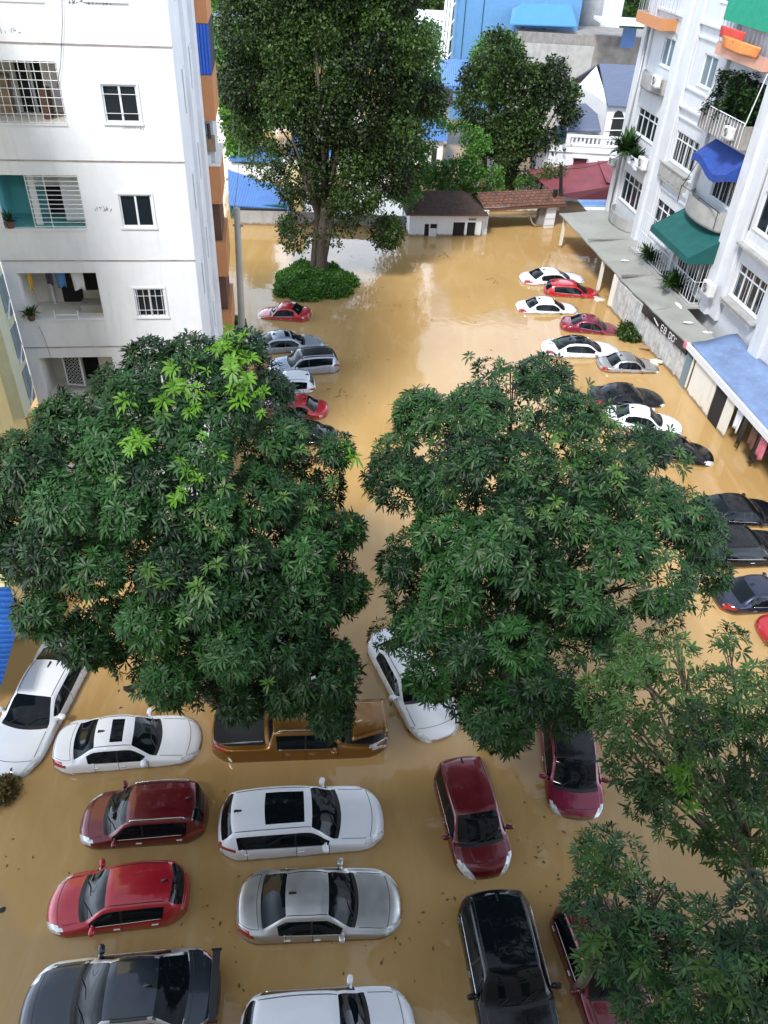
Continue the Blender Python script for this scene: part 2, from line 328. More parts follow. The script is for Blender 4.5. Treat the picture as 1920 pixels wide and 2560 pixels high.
def make_car(kind, pc, label, group, front, rear, z0, W=None, ry=0, rx=0, sunroof=None, rails=False, roofglass=False, spoiler=False, roofm=None, extras=True, cover=False, bay=False, wz=0, sidem=None, zc=.6, name='car'):
    """front / rear: survey directions to the two ends (at height zc above the water); z0: road level below the water"""
    ct = dict(CT[kind]); a, b = gz(*front, zc), gz(*rear, zc)
    d = a-b; Lr = d.length; s = Lr/ct['L']; mid = (a+b)/2
    W = W or ct['W']*min(1.06, max(.97, s)); 
    root = thing(name, label, 'car', (mid.x, mid.y, z0), 0, group)
    root.rotation_euler = (rx, ry, math.atan2(d.y, d.x)); root.scale = (s, 1, 1)
    xs, rows, kb = car_grid(ct, W); n = len(rows[0]); h = ct['L']/2
    def bx_(x, y):        # panels and glass are bowed in plan, front and rear
        q = (y/W)**2; f = min(1, max(0, (x-.0)/.8)); r_ = min(1, max(0, (-x-.5)/.7)); return x-.20*f*q+.15*r_*q
    V = {}
    def vid(mb, i, j, sg):
        y, z = rows[i][j]; return (bx_(xs[i], y), sg*y, z)
    parts = {}
    def cell(i, j):
        xm = (xs[i]+xs[i+1])/2; w_ = xs[i]-xs[i+1]
        cowl, rf, rr, dk = ct['cowl'], ct['rf'], ct['rr'], ct['dk']
        if j < kb[3]:
            if j < kb[2]:
                if cowl-.02 > xm > rf+.0: return 'windshield'
                if rr > xm > dk+.02: return 'rear_window'
                if cowl+.09 > xm > cowl-.02: return 'trim'
                if sunroof and sunroof[0] > xm > sunroof[1] and j < kb[1]+2: return 'sunroof'
                if roofglass and rf > xm > rr: return 'roof_glass'
            if cover and xm < dk-.1 and xm > -h+.1 and j < kb[2]: return 'bed_cover'
            if bay and cowl+.1 < xm < h-.12 and j < kb[2]+1: return 'engine_bay'
            if xm > h-.34 and j >= kb[2]: return 'headlight'
            return 'body'
        if kb[3] <= j < kb[4]:
            hgt = rows[i][kb[3]][1]-rows[i][kb[4]][1]
            if hgt < .07:
                if xm > h-.42: return 'headlight'
                if xm < -h+.30: return 'tail_light'
                return 'body'
            if ct['sw'][0] > xm > ct['sw'][1] and kb[3]+1 <= j < kb[4]:
                if j == kb[4]-1 and 0: return 'body'
                if ct['bp'] > xm > ct['bp']-.06: return 'trim'
                return 'side_window_f' if xm > ct['bp'] else 'side_window_r'
            return 'body'
        if kb[4] <= j < kb[5]:
            if xm > h-.36: return 'headlight'
            if xm < -h+.42: return 'tail_light'
        if kb[4] <= j < kb[6]+1 and w_ < .019: return 'trim'
        return 'body'
    for sg in (1, -1):
        for i in range(len(xs)-1):
            for j in range(n-1):
                c = cell(i, j); key = (c, 0)
                if c in ('headlight', 'tail_light', 'side_window_f', 'side_window_r'): key = (c, sg)
                if c == 'trim': key = ('body', 0)
                mb = parts.setdefault(key, (MB(), {}))
                ids = []
                for (p, q) in ((i, j), (i+1, j), (i+1, j+1), (i, j+1)):
                    kk = (p, q, 0 if (q == 0) else sg)
                    if kk not in mb[1]:
                        mb[1][kk] = len(mb[0].v); mb[0].v.append(vid(None, p, q, sg))
                    ids.append(mb[1][kk])
                if sg < 0: ids = ids[::-1]
                mb[0].f.append(tuple(ids)); mb[0].m.append(1 if c == 'trim' else 0)
    B = parts[('body', 0)]
    # nose and tail caps, belly
    bm = B[0]
    for i, mi in ((0, 1), (len(xs)-1, 0)):
        ring = [(bx_(xs[i], y), y, z) for y, z in rows[i]]+[(bx_(xs[i], y), -y, z) for y, z in rows[i][::-1][:-1]]
        bm.mi = mi; f = list(range(len(ring))); bm.add(ring, [tuple(f if i else f[::-1])])
    bm.mi = 1
    bm.add([(xs[0], rows[0][-1][0], rows[0][-1][1]), (xs[0], -rows[0][-1][0], rows[0][-1][1]), (xs[-1], -rows[-1][-1][0], rows[-1][-1][1]), (xs[-1], rows[-1][-1][0], rows[-1][-1][1])], [(0, 1, 2, 3)])
    mats = {'body': [pc, M['trim']], 'windshield': M['glass'], 'rear_window': M['glass'], 'sunroof': M['glass'], 'roof_glass': M['glass'], 'headlight': M['lampF'], 'tail_light': M['lampR'], 'bed_cover': M['trim'], 'engine_bay': M['trim'], 'side_window_f': M['glass'], 'side_window_r': M['glass']}
    nm = {'side_window_f': 'side_window', 'side_window_r': 'side_window'}
    objs = {}
    for (c, sg), (mb, _) in parts.items():
        if roofm and c == 'body':
            for fi, f in enumerate(mb.f):
                if mb.m[fi] == 0 and len(f) == 4:
                    q = [mb.v[k] for k in f]; xm = sum(p[0] for p in q)/4; ym = abs(sum(p[1] for p in q)/4)
                    if ct['rf'] > xm > ct['rr'] and sum(p[2] for p in q)/4 > ct['top'][7][1]-.16 and ym < ct['yr']: mb.m[fi] = 2
            mats['body'] = [pc, M['trim'], roofm]
        objs[(c, sg)] = mb.build(nm.get(c, c), mats[c], root, smooth=True)
    body = objs[('body', 0)]
    if sidem:
        body.data.materials.append(sidem); k_ = len(body.data.materials)-1
        for p in body.data.polygons:
            if p.material_index == 0 and (abs(p.center.y) > ct['yr']-.04 and abs(p.normal.z) < .93 and (p.center.z < 1.02 or abs(p.center.y) > ct['yr']+.02) or abs(p.center.y) > W-.1): p.material_index = k_
    zb = pchip(*zip(*ct['belt']))
    mm = MB(); 
    for s_ in (-1, 1):
        mm = MB(); x = ct['sw'][0]-.28; y = W-.02; z = zb(x)+.06
        mm.blob((x, s_*(y+.12), z), .085, .13, .075, Matrix.Rotation(-.2*s_, 3, 'Z'), 12, 8, .75)
        mm.box(x-.02, x+.05, min(s_*(y-.08), s_*(y+.05)), max(s_*(y-.08), s_*(y+.05)), z-.04, z-.005)
        mm.build('side_mirror', pc, root, smooth=True)
    if extras:
        for s_ in (-1, 1):
            for xh in (ct['bp']+.12, ct['sw'][1]+.36):
                MB().box(xh-.09, xh+.09, *sorted((s_*(W-.01), s_*(W+.035))), zb(xh)-.19, zb(xh)-.155).build('door_handle', M['chrome'], root, bevel=.01)
        # wipers lying on the foot of the windshield
        tp = pchip(*zip(*ct['top'])); wp = MB()
        for y0 in (-.45, .12):
            x1 = ct['cowl']-.02; x2 = ct['cowl']-.26
            wp.tube([(x1, y0-.05, tp(x1)+.0), (x2+.05, y0+.25, tp(x2+.05)-.0), (x2, y0+.5, tp(x2)-.0)], .012, 5)
        wp.build('wiper', M['trim'], root)
        MB().add([(ct['rr']+.30, -.03, tp(ct['rr']+.3)), (ct['rr']+.30, .03, tp(ct['rr']+.3)), (ct['rr']+.12, .0, tp(ct['rr']+.2)+.09), (ct['rr']+.08, -.03, tp(ct['rr']+.1)), (ct['rr']+.08, .03, tp(ct['rr']+.1))],
                 [(0, 1, 2), (0, 2, 3), (1, 4, 2), (2, 4, 3), (0, 3, 4, 1)]).build('antenna_fin', M['trim'], root)
        # bright waist moulding under the windows, roof drip channels
        for s_ in (-1, 1):
            k = int(kb[4]); pts = [(bx_(xs[i], rows[i][k][0]), s_*(rows[i][k][0]+.006), rows[i][k][1]+.004) for i in range(len(xs)) if ct['sw'][0] > xs[i] > ct['sw'][1]][::2]
            MB().tube(pts, .011, 5).build('waist_moulding', M['chrome'], root, smooth=True)
            k = int(kb[2]); pts = [(bx_(xs[i], rows[i][k][0]), s_*(rows[i][k][0]), rows[i][k][1]+.003) for i in range(len(xs)) if ct['rf'] > xs[i] > ct['rr']][::2]
            MB().tube(pts, .011, 5).build('roof_gutter', M['trim'], root, smooth=True)
        # cut lines of bonnet and boot lid
        k = int(kb[2])
        for (xa, xb, nme) in ((h-.40, ct['cowl']+.12, 'bonnet_seam'),):
            sm = MB()
            for s_ in (-1, 1):
                sm.tube([(bx_(xs[i], rows[i][k][0]), s_*rows[i][k][0], rows[i][k][1]+.001) for i in range(len(xs)) if xa > xs[i] > xb], .008, 4)
            i0 = min(range(len(xs)), key=lambda i: abs(xs[i]-xa))
            sm.tube([(bx_(xs[i0], rows[i0][j][0]), s_*rows[i0][j][0], rows[i0][j][1]+.001) for s_, jj in ((-1, range(k, 0, -1)), (1, range(0, k+1))) for j in jj], .008, 4)
            sm.build(nme, M['trim'], root)
        if ct['dk'] > -h+.35:
            i0 = min(range(len(xs)), key=lambda i: abs(xs[i]-(ct['dk']-.05))); i1 = min(range(len(xs)), key=lambda i: abs(xs[i]-(-h+.09)))
            sm = MB()
            for i_ in (i0, i1): sm.tube([(bx_(xs[i_], rows[i_][j][0]), s_*rows[i_][j][0], rows[i_][j][1]+.001) for s_, jj in ((-1, range(k, 0, -1)), (1, range(0, k+1))) for j in jj], .007, 4)
            for s_ in (-1, 1): sm.tube([(bx_(xs[i], rows[i][k][0]), s_*rows[i][k][0], rows[i][k][1]+.001) for i in range(i0, i1+1)], .007, 4)
            sm.build('boot_seam', M['trim'], root)
    if rails:
        for s_ in (-1, 1):
            k = int(kb[3]); pts = [(xs[i], s_*(rows[i][k][0]-.03), rows[i][k][1]+.075) for i in range(len(xs)) if ct['rf']-.15 > xs[i] > ct['rr']+.2][::2]
            pts = [(pts[0][0]+.08, pts[0][1], pts[0][2]-.06)]+pts+[(pts[-1][0]-.08, pts[-1][1], pts[-1][2]-.06)]
            MB().tube(pts, .018, 6).build('roof_rail', M['chrome'], root, smooth=True)
    if spoiler:
        sp = MB(); x = -h+.10; sp.box(x-.09, x+.09, -.80, .80, 1.20, 1.23)
        for s_ in (-1, 1): sp.box(x-.05, x+.07, *sorted((s_*.62, s_*.66)), 1.02, 1.20); sp.box(x-.12, x+.12, *sorted((s_*.79, s_*.82)), 1.14, 1.26)
        sp.build('spoiler', M['trim'], root, bevel=.01)
    for x in (h-.85, -h+.82):
        for s_ in (-1, 1):
            wm = MB(); wm.tube([(x, s_*(W-.20), .31), (x, s_*(W-.005), .31)], .32, 20); wo = wm.build('wheel', M['tyre'], root, smooth=False)
    return root
# ------------------------------------------------------------------ water and ground
def water_mat():
    m, t, b = nmat('flood_water'); N = t.nodes; K = t.links.new
    tc = N.new('ShaderNodeTexCoord')
    n = N.new('ShaderNodeTexNoise'); n.inputs['Scale'].default_value = .12; n.inputs['Detail'].default_value = 5; n.inputs['Distortion'].default_value = .8; K(tc.outputs['Object'], n.inputs['Vector'])
    x = N.new('ShaderNodeMixRGB'); x.inputs['Color1'].default_value = (.37, .228, .085, 1); x.inputs['Color2'].default_value = (.44, .285, .12, 1)
    r = N.new('ShaderNodeMapRange'); r.inputs[1].default_value = .35; r.inputs[2].default_value = .65; K(n.outputs['Fac'], r.inputs[0]); K(r.outputs[0], x.inputs['Fac']); K(x.outputs[0], b.inputs['Base Color'])
    # streaks of paler silt and scum drawn out by the current
    mq = N.new('ShaderNodeMapping'); mq.inputs['Scale'].default_value = (.9, .16, 1); mq.inputs['Rotation'].default_value = (0, 0, .5); K(tc.outputs['Object'], mq.inputs[0])
    nq = N.new('ShaderNodeTexNoise'); nq.inputs['Scale'].default_value = 1.0; nq.inputs['Detail'].default_value = 9; nq.inputs['Roughness'].default_value = .68; nq.inputs['Distortion'].default_value = 1.6; K(mq.outputs[0], nq.inputs['Vector'])
    rq = N.new('ShaderNodeMapRange'); rq.inputs[1].default_value = .50; rq.inputs[2].default_value = .74; rq.inputs[4].default_value = .45; K(nq.outputs['Fac'], rq.inputs[0])
    xq = N.new('ShaderNodeMixRGB'); xq.inputs['Color2'].default_value = (.50, .36, .19, 1); K(rq.outputs[0], xq.inputs['Fac']); K(x.outputs[0], xq.inputs['Color1']); K(xq.outputs[0], b.inputs['Base Color'])
    b.inputs['Roughness'].default_value = .04; b.inputs['IOR'].default_value = 1.5
    n1 = N.new('ShaderNodeTexNoise'); n1.inputs['Scale'].default_value = .9; n1.inputs['Detail'].default_value = 3; n1.inputs['Distortion'].default_value = 1.2; K(tc.outputs['Object'], n1.inputs['Vector'])
    n2 = N.new('ShaderNodeTexNoise'); n2.inputs['Scale'].default_value = 7; n2.inputs['Detail'].default_value = 3; K(tc.outputs['Object'], n2.inputs['Vector'])
    a = N.new('ShaderNodeMath'); a.operation = 'MULTIPLY_ADD'; a.inputs[1].default_value = .10; K(n2.outputs['Fac'], a.inputs[0]); K(n1.outputs['Fac'], a.inputs[2])
    bp = N.new('ShaderNodeBump'); bp.inputs['Strength'].default_value = .18; bp.inputs['Distance'].default_value = .04; K(a.outputs[0], bp.inputs['Height']); K(bp.outputs[0], b.inputs['Normal'])
    return m
def grid_sheet(name, x0, x1, y0, y1, nx, ny, zf, mat):
    mb = MB(); vs = []
    for j in range(ny+1):
        for i in range(nx+1):
            x = x0+(x1-x0)*i/nx; y = y0+(y1-y0)*j/ny; vs.append((x, y, zf(x, y)))
    mb.add(vs, [(j*(nx+1)+i, j*(nx+1)+i+1, (j+1)*(nx+1)+i+1, (j+1)*(nx+1)+i) for j in range(ny) for i in range(nx)])
    return struct(mb.build(name, mat, None, smooth=True))
grid_sheet('water', -90, 110, -40, 135, 1, 1, lambda x, y: 0.0, water_mat())
M['far_ground'] = pm('far_ground', (.10, .13, .06), .95, var=.5, vscale=.05)
def gzf(x, y):
    r = max(0, y-118); return -1.6+min(2.2, r*.12)+max(0, y-170)*.05 + (0 if y < 1000 else 0)
grid_sheet('ground', -1500, 1500, -200, 2400, 60, 90, lambda x, y: (-1.3 if (y < 118 and abs(x) < 200) else (.35+.35*math.sin(x*.05)+max(0, y-220)*.012 if y < 900 else 9)), M['far_ground'])

YAW_L = R_(9.3); DL = Vector((math.cos(YAW_L), math.sin(YAW_L), 0)); NL = Vector((-math.sin(YAW_L), math.cos(YAW_L), 0))
def wall_holes(mb, x0, x1, z0, z1, holes, y=0.0, T=None):
    """wall skin in the local XZ plane (faces -y) with rectangular holes; each hole (xa, xb, za, zb, depth) gets its reveals"""
    xs = sorted({x0, x1} | {h[0] for h in holes} | {h[1] for h in holes}); zs = sorted({z0, z1} | {h[2] for h in holes} | {h[3] for h in holes})
    T = T or (lambda x, yy, z: (x, yy, z))
    for xa, xb in zip(xs, xs[1:]):
        for za, zb in zip(zs, zs[1:]):
            xm, zm = (xa+xb)/2, (za+zb)/2
            if xm < x0 or xm > x1 or zm < z0 or zm > z1: continue
            if any(h[0] < xm < h[1] and h[2] < zm < h[3] for h in holes): continue
            mb.quad(T(xa, y, za), T(xb, y, za), T(xb, y, zb), T(xa, y, zb))
    for xa, xb, za, zb, d in holes:
        mb.quad(T(xa, y, za), T(xa, y+d, za), T(xb, y+d, za), T(xb, y, za)); mb.quad(T(xa, y, zb), T(xb, y, zb), T(xb, y+d, zb), T(xa, y+d, zb))
        mb.quad(T(xa, y, za), T(xa, y, zb), T(xa, y+d, zb), T(xa, y+d, za)); mb.quad(T(xb, y, za), T(xb, y+d, za), T(xb, y+d, zb), T(xb, y, zb))
def window(root, x0, x1, z0, z1, y, cols=2, rows=1, fr=.055, fm=None, pm_=None, sill=True, bars=0, hb=0, split=None, name='window', proud=.05, surround=0):
    """frame in the wall plane at depth y; child pane, sill and grille"""
    fm = fm or M['frame']; mb = MB(); f = fr
    mb.box(x0, x1, y-.05, y+.03, z0, z0+f); mb.box(x0, x1, y-.05, y+.03, z1-f, z1)
    mb.box(x0, x0+f, y-.048, y+.028, z0+f, z1-f); mb.box(x1-f, x1, y-.048, y+.028, z0+f, z1-f)
    for i in range(1, cols):
        x = x0+(x1-x0)*i/cols; mb.box(x-f*.6, x+f*.6, y-.046, y+.026, z0+f, z1-f)
    zr = [z0+(z1-z0)*i/rows for i in range(1, rows)] if split is None else [z0+(z1-z0)*split]
    for z in zr: mb.box(x0+f, x1-f, y-.044, y+.024, z-f*.5, z+f*.5)
    if surround:
        s_ = surround; g = .002
        for a in ((x0-s_, x1+s_, z1+g, z1+s_), (x0-s_, x1+s_, z0-s_, z0-g), (x0-s_, x0-g, z0, z1), (x1+g, x1+s_, z0, z1)):
            mb.box(a[0], a[1], y-.09, y+.02, a[2], a[3])
    o = mb.build(name, fm, root)
    MB().box(x0+f*.5, x1-f*.5, y, y+.012, z0+f*.5, z1-f*.5).build('pane', pm_ or M['pane'], o)
    if sill: MB().box(x0-.08, x1+.08, y-.05-proud, y-.051, z0-.07, z0-.003).build('sill', fm, o)
    if bars or hb:
        g = MB()
        for i in range(bars): x = x0+(x1-x0)*(i+.5)/bars; g.tube([(x, y-.07, z0+.02), (x, y-.07, z1-.02)], .011, 5)
        for i in range(hb): z = z0+(z1-z0)*(i+.5)/hb; g.tube([(x0, y-.082, z), (x1, y-.082, z)], .009, 5)
        g.build('grille', M['bars'], o)
    return o
# the block the view is taken from: it stands behind and below the viewpoint and shuts out the sky there
OB = thing('apartment_building', 'tall cream apartment block behind the viewpoint, facing the flooded yard', 'apartment building', (0, -1.0, 0), R_(4))
MB().box(-24, 26, -12, -.6, -1.3, 27).build('wall', pm('cream_render', (.42, .37, .29), .85), OB)
mb = MB()
for i in range(9):
    for k in range(8):
        if i == 4 and k == 6: continue
        mb = MB().box(-21+i*5, -19.3+i*5, -.59, -.55, 1+k*3.4, 2.6+k*3.4); mb.build('window', M['pane'], OB)
# ------------------------------------------------------------------ white apartment block on the left
A = thing('apartment_building', 'white apartment block with thin brown floor belts and orange side balconies, on the left', 'apartment building', (-6.92, 26, 0), YAW_L)
zfl = [17.82-3.155*k for k in range(-1, 6)]     # belt heights, top first
WX0, WX1 = -2.19, -1.17
holes = []; winz = []; balz = []
for k in range(-1, 6):
    zb_ = 17.82-3.155*(k+0)
    winz.append((15.77-3.15*k, 16.81-3.15*k)); balz.append((15.71-3.145*k, 17.36-3.14*k))
for a_, b_ in winz:
    if a_ > 0: holes.append((WX0, WX1, a_, b_, .14))
for a_, b_ in balz:
    if a_ > 0: holes.append((-5.9, -3.34, a_, b_, .16))
mb = MB(); wall_holes(mb, -6.3, 0, -1.3, 22.5, holes)
shol = []
for k in range(-1, 5):
    shol += [(2.15, 2.65, 15.55-3.15*k, 16.85-3.15*k, .12), (5.6, 6.1, 15.65-3.15*k, 17.0-3.15*k, .12)]
T = lambda x, y, z: (-y, x, z)      # side skin: local x along depth, faces +x
wall_holes(mb, 0, 8.2, -1.3, 22.5, shol, 0, T)
mb.quad((0, 8.2, -1.3), (0, 13, -1.3), (0, 13, 22.5), (0, 8.2, 22.5))
mb.quad((-6.3, 0, 22.5), (0, 0, 22.5), (0, 13, 22.5), (-6.3, 13, 22.5))
mb.quad((0, 13, -1.3), (-20, 13, -1.3), (-20, 13, 22.5), (0, 13, 22.5))
wallA = mb.build('wall', M['white'], A)
for z in zfl:
    if z < 22: MB().box(-6.3, .02, -.025, -.001, z-.018, z+.012).build('floor_belt', M['belt'], A)
# a slim rib and curved hoods down the side face
mb = MB()
pass
for x0, x1, za, zb_, d in shol: MB().box(.001, .05, x0-.1, x1+.1, zb_+.02, zb_+.07).build('window_hood', M['white'], A)
MB().box(.001, .13, 3.4, 3.75, -1.3, 22.5).build('side_rib', M['white'], A); MB().box(.001, .16, 6.9, 8.19, -1.3, 22.5).build('side_rib', M['white'], A)
for x0, x1, za, zb_, d in shol:
    if za < 4: continue
    o = MB().box(-.07, -.055, x0, x1, za, zb_).build('window', M['paneL'], A)
    MB().box(-.054, -.03, (x0+x1)/2-.025, (x0+x1)/2+.025, za, zb_).build('window_bar', M['frame'], o)
for i, (za, zb_) in enumerate(winz):
    if za < 4: continue
    w_ = window(A, WX0, WX1, za, zb_, .06, 2, 1, .05, pm_=M['pane'], surround=.06, bars=(0, 0, 0, 5, 0, 0, 0)[i], hb=(0, 2, 0, 2, 3, 0, 0)[i])
# loggias
def pot_plant(root, x, y, z, r, h, n, seed, leafm='leafL', pot=True, droop=0.0, name='plant'):
    rr_ = random.Random(seed); mb = MB()
    for i in range(n):
        a = rr_.uniform(0, 6.283); el = rr_.uniform(.15, 1.35); l = h*rr_.uniform(.5, 1)
        p = Vector((x+rr_.gauss(0, r*.35), y+rr_.gauss(0, r*.35), z)); d = Vector((math.cos(a)*math.cos(el), math.sin(a)*math.cos(el), math.sin(el)))
        q = p+d*l*.5; e = q+(d+Vector((0, 0, -.5-droop))).normalized()*l*.5; s_ = d.cross(Vector((0, 0, 1))).normalized()*l*.10
        mb.add([p, q-s_, q+s_, e], [(0, 1, 2), (1, 3, 2)])
    o = mb.build('foliage' if root else name, M[leafm], root)
    return o
def leafmat(name, c, var=.35, rough=.45, trans=.25, spec=.35):
    m, t, b = nmat(name); N = t.nodes; K = t.links.new
    at = N.new('ShaderNodeAttribute'); at.attribute_name = 'tint'
    mx_ = N.new('ShaderNodeMixRGB'); mx_.inputs['Color1'].default_value = (c[0]*(1-var), c[1]*(1-var), c[2]*(1-var), 1); mx_.inputs['Color2'].default_value = (c[0]*(1+var)+.01, c[1]*(1+var), c[2]*(1+var*.4), 1)
    K(at.outputs['Fac'], mx_.inputs['Fac']); K(mx_.outputs[0], b.inputs['Base Color'])
    b.inputs['Roughness'].default_value = rough; b.inputs['Specular IOR Level'].default_value = spec
    tr = N.new('ShaderNodeBsdfTranslucent'); K(mx_.outputs[0], tr.inputs['Color'])
    ms = N.new('ShaderNodeMixShader'); ms.inputs[0].default_value = trans
    K(b.outputs[0], ms.inputs[1]); K(tr.outputs[0], ms.inputs[2]); K(ms.outputs[0], N['Material Output'].inputs['Surface'])
    return m
M['leafD'] = leafmat('leaf_dark', (.009, .050, .015), .75, .45, .08, .26)
M['leafB'] = leafmat('leaf_mid', (.020, .070, .018), .55)
M['leafY'] = leafmat('leaf_young', (.10, .25, .018), .25, .45, .35)
M['leafL'] = leafmat('leaf_light', (.045, .115, .024), .4)
M['leafT'] = leafmat('leaf_tall_tree', (.026, .062, .015), .9, .45)
M['leafG'] = leafmat('leaf_bush', (.060, .17, .028), .5)
def loggia(za, zb_, kind):
    x0, x1 = -5.9, -3.34; D = 1.5
    mb = MB(); x0i, x1i = x0+.001, x1-.001
    mb.quad((x0i, .16, za), (x1i, .16, za), (x1i, D, za), (x0i, D, za)); mb.quad((x0i, .16, zb_), (x0i, D, zb_), (x1i, D, zb_), (x1i, .16, zb_))
    mb.quad((x0i, .16, za-1), (x0i, D, za-1), (x0i, D, zb_), (x0i, .16, zb_)); mb.quad((x1i, .16, za-1), (x1i, .16, zb_), (x1i, D, zb_), (x1i, D, za-1))
    mb.quad((x0i, D, za), (x1i, D, za), (x1i, D, zb_), (x0i, D, zb_))
    lo = mb.build('loggia', M['teal'] if kind == 1 else M['cream'], A)
    MB().box(x0, x1, -.03, .10, za-.06, za-.001).build('sill', M['frame'], lo)
    def bx(name, m, *a, **k): return MB().box(*a).build(name, m, lo, **k)
    g = MB()
    if kind == 0:
        for i in range(13): x = x0+.02+(x1-x0-.04)*i/12; g.tube([(x, -.01, za), (x, -.01, zb_)], .011, 5)
        for i in range(8): z = za+.03+(zb_-za-.06)*i/7; g.tube([(x0, -.022, z), (x1, -.022, z)], .010, 5)
        g.build('grille', M['bars'], lo)
        bx('door', M['dark'], -4.9, -4.15, D-.04, D-.01, za, zb_-.15); bx('door_frame', M['frame'], -4.52, -4.44, D-.07, D-.045, za, zb_-.15)
        bx('shutter', M['cloth_w'], -4.12, -3.45, D-.2, D-.15, za+.25, zb_-.05); bx('cabinet', M['wood'], -5.4, -5.1, D-.6, D-.1, za, za+1.1)
        bx('shelf', M['brown'], -4.1, -3.9, .5, 1.1, za, za+.8)
    if kind == 1:
        for i in range(12): z = za+.06+(zb_-za-.1)*i/11; g.tube([(-4.95, .02, z), (x1, .02, z)], .013, 5)
        for x in (-4.95, -4.4, -3.36): g.tube([(x, .035, za), (x, .035, zb_)], .016, 5)
        g.build('grille', M['bars'], lo)
        bx('door', M['frame'], -4.98, -4.78, .35, .4, za, zb_-.1); bx('door_opening', M['dark'], -4.75, -4.1, D-.03, D-.01, za, zb_-.65)
        bx('curtain', M['cloth_w'], -4.05, -3.37, .5, .55, za+.1, zb_-.02); bx('wall_panel', M['frame'], -4.98, -4.06, D-.5, D-.48, zb_-.6, zb_)
    if kind == 2:
        bx('doorway', M['dark'], -4.95, -4.25, D-.04, D-.01, za, zb_-.02); bx('drain_pipe', M['frame'], -5.3, -5.2, D-.2, D-.1, za, zb_-.35)
        bx('window_opening', M['dark'], -4.1, -3.62, D-.04, D-.01, za+.45, zb_-.25)
        f = MB(); 
        for a_ in ((-4.17, -3.55, za+.38, za+.45), (-4.17, -4.10, za+.45, zb_-.2), (-3.62, -3.55, za+.45, zb_-.2)): f.box(a_[0], a_[1], D-.09, D-.045, a_[2], a_[3])
        f.build('window_frame', M['frame'], lo)
        bx('concrete_ledge', M['concrete'], -4.2, -3.4, .5, 1.1, za, za+.28); g.tube([(-4.95, .03, za+.14), (-4.22, .03, za+.14)], .02, 6)
        for x in (-5.0, -4.22): g.tube([(x, .03, za), (x, .03, za+.3)], .02, 6)
        g.build('rail', M['frame'], lo)
    if kind == 3:
        bx('doorway', M['dark'], -4.75, -4.05, D-.04, D-.01, za, zb_-.02)
        f = MB(); Mx = Matrix.Translation((-5.25, .55, za+.25)) @ Matrix.Rotation(R_(-12), 4, 'Z')
        for a_ in ((0, .7, 0, .06), (0, .7, 1.2, 1.26), (0, .06, .06, 1.2), (.64, .7, .06, 1.2)): f.box(a_[0], a_[1], 0, .05, a_[2], a_[3], Mx)
        f.build('open_shutter_frame', M['frame'], lo)
        f = MB().box(.06, .64, .01, .02, .06, 1.2, Mx).build('shutter_back', M['dark'], lo)
        f = MB()
        for i in range(4):
            for j in range(8):
                c = Vector((.13+.145*i+(.03 if j % 2 else 0), -.005, .14+.14*j)); f.tube([Mx @ (c+Vector((math.cos(t)*.06, 0, math.sin(t)*.06))) for t in [k*math.pi/4 for k in range(9)]], .007, 4)
        f.build('scroll_grille', M['bars'], lo)
        bx('white_panel', M['frame'], -4.02, -3.37, .8, .85, za+.3, zb_-.01)
        bx('red_bag', M['cloth_r'], -4.38, -4.22, .05, .2, za, za+.22)
    return lo
kinds = {1: 0, 2: 1, 3: 2, 4: 3, 0: 1}
for i in range(0, 5): loggia(*balz[i], kinds[i])
bl = MB().box(-5.9, -3.34, 1.55, 1.6, -1, 22); bl.build('inner_wall', M['dark'], A)
# hanging laundry on the third visible loggia: things of their own
def cloth(name, label, cat, x, z, w_, h_, m, y=.35, seed=0, group=None, root_=None):
    r = random.Random(seed); mb = MB(); nx, nz = 6, 6; vs = []
    for j in range(nz+1):
        for i in range(nx+1):
            u, v = i/nx, j/nz; vs.append((x+w_*(u-.5)*(1-.12*v), y+.05*math.sin(u*9+seed)*v, z-h_*v*(1+.06*math.sin(u*5+seed))))
    mb.add(vs, [(j*(nx+1)+i, (j+1)*(nx+1)+i, (j+1)*(nx+1)+i+1, j*(nx+1)+i+1) for j in range(nz) for i in range(nx)])
    o = mb.build(name, m, None, smooth=True)
    mo = o.modifiers.new('thickness', 'SOLIDIFY'); mo.thickness = .012
    o.location = A.location; o.rotation_euler = A.rotation_euler
    return tag(o, label, cat, group)
zt = balz[3][1]-.04
cloth('hanging_shirt', 'pale blue shirt hanging from the ceiling of the open loggia above the left tree', 'laundry', -4.62, zt, .34, .62, M['cloth_b'], seed=1)
cloth('hanging_sheet', 'white cloth hanging at the right side of the loggia above the left tree', 'laundry', -4.05, zt, .42, .72, M['cloth_w'], seed=2)
cloth('hanging_towel', 'yellow towel hanging at the left side of the loggia above the left tree', 'laundry', -5.62, zt, .14, .75, M['cloth_y'], seed=3)
cloth('hanging_trousers', 'dark trousers hanging beside the blue shirt in the loggia', 'laundry', -4.98, zt, .22, .5, M['navy'], seed=4)
# ledge plants
def rel(root, x, y, z): return root.matrix_world @ Vector((x, y, z))
bpy.context.view_layer.update()
def ledge_plant(p, r, h, n, seed, label, leafm='leafL', potm='brown', cat='potted plant'):
    t = thing('potted_plant', label, cat, p); pot = MB(); pot.tube([(0, 0, 0), (0, 0, .22)], .10, 10, .14); pot.build('pot', M[potm], t)
    pot_plant(t, 0, 0, .22, r, h, n, seed, leafm); return t
ledge_plant(rel(A, -5.75, -.06, balz[3][0]), .22, .42, 60, 3, 'trailing pot plant on the sill corner of the laundry loggia')
ledge_plant(rel(A, -5.72, .06, balz[2][0]), .12, .5, 26, 4, 'small dark red leaved pot plant on the sill of the teal loggia', 'leafB')
ledge_plant(rel(A, -5.4, .08, balz[4][0]), .15, .3, 26, 5, 'pot plant on the sill of the lowest visible loggia', 'leafB')
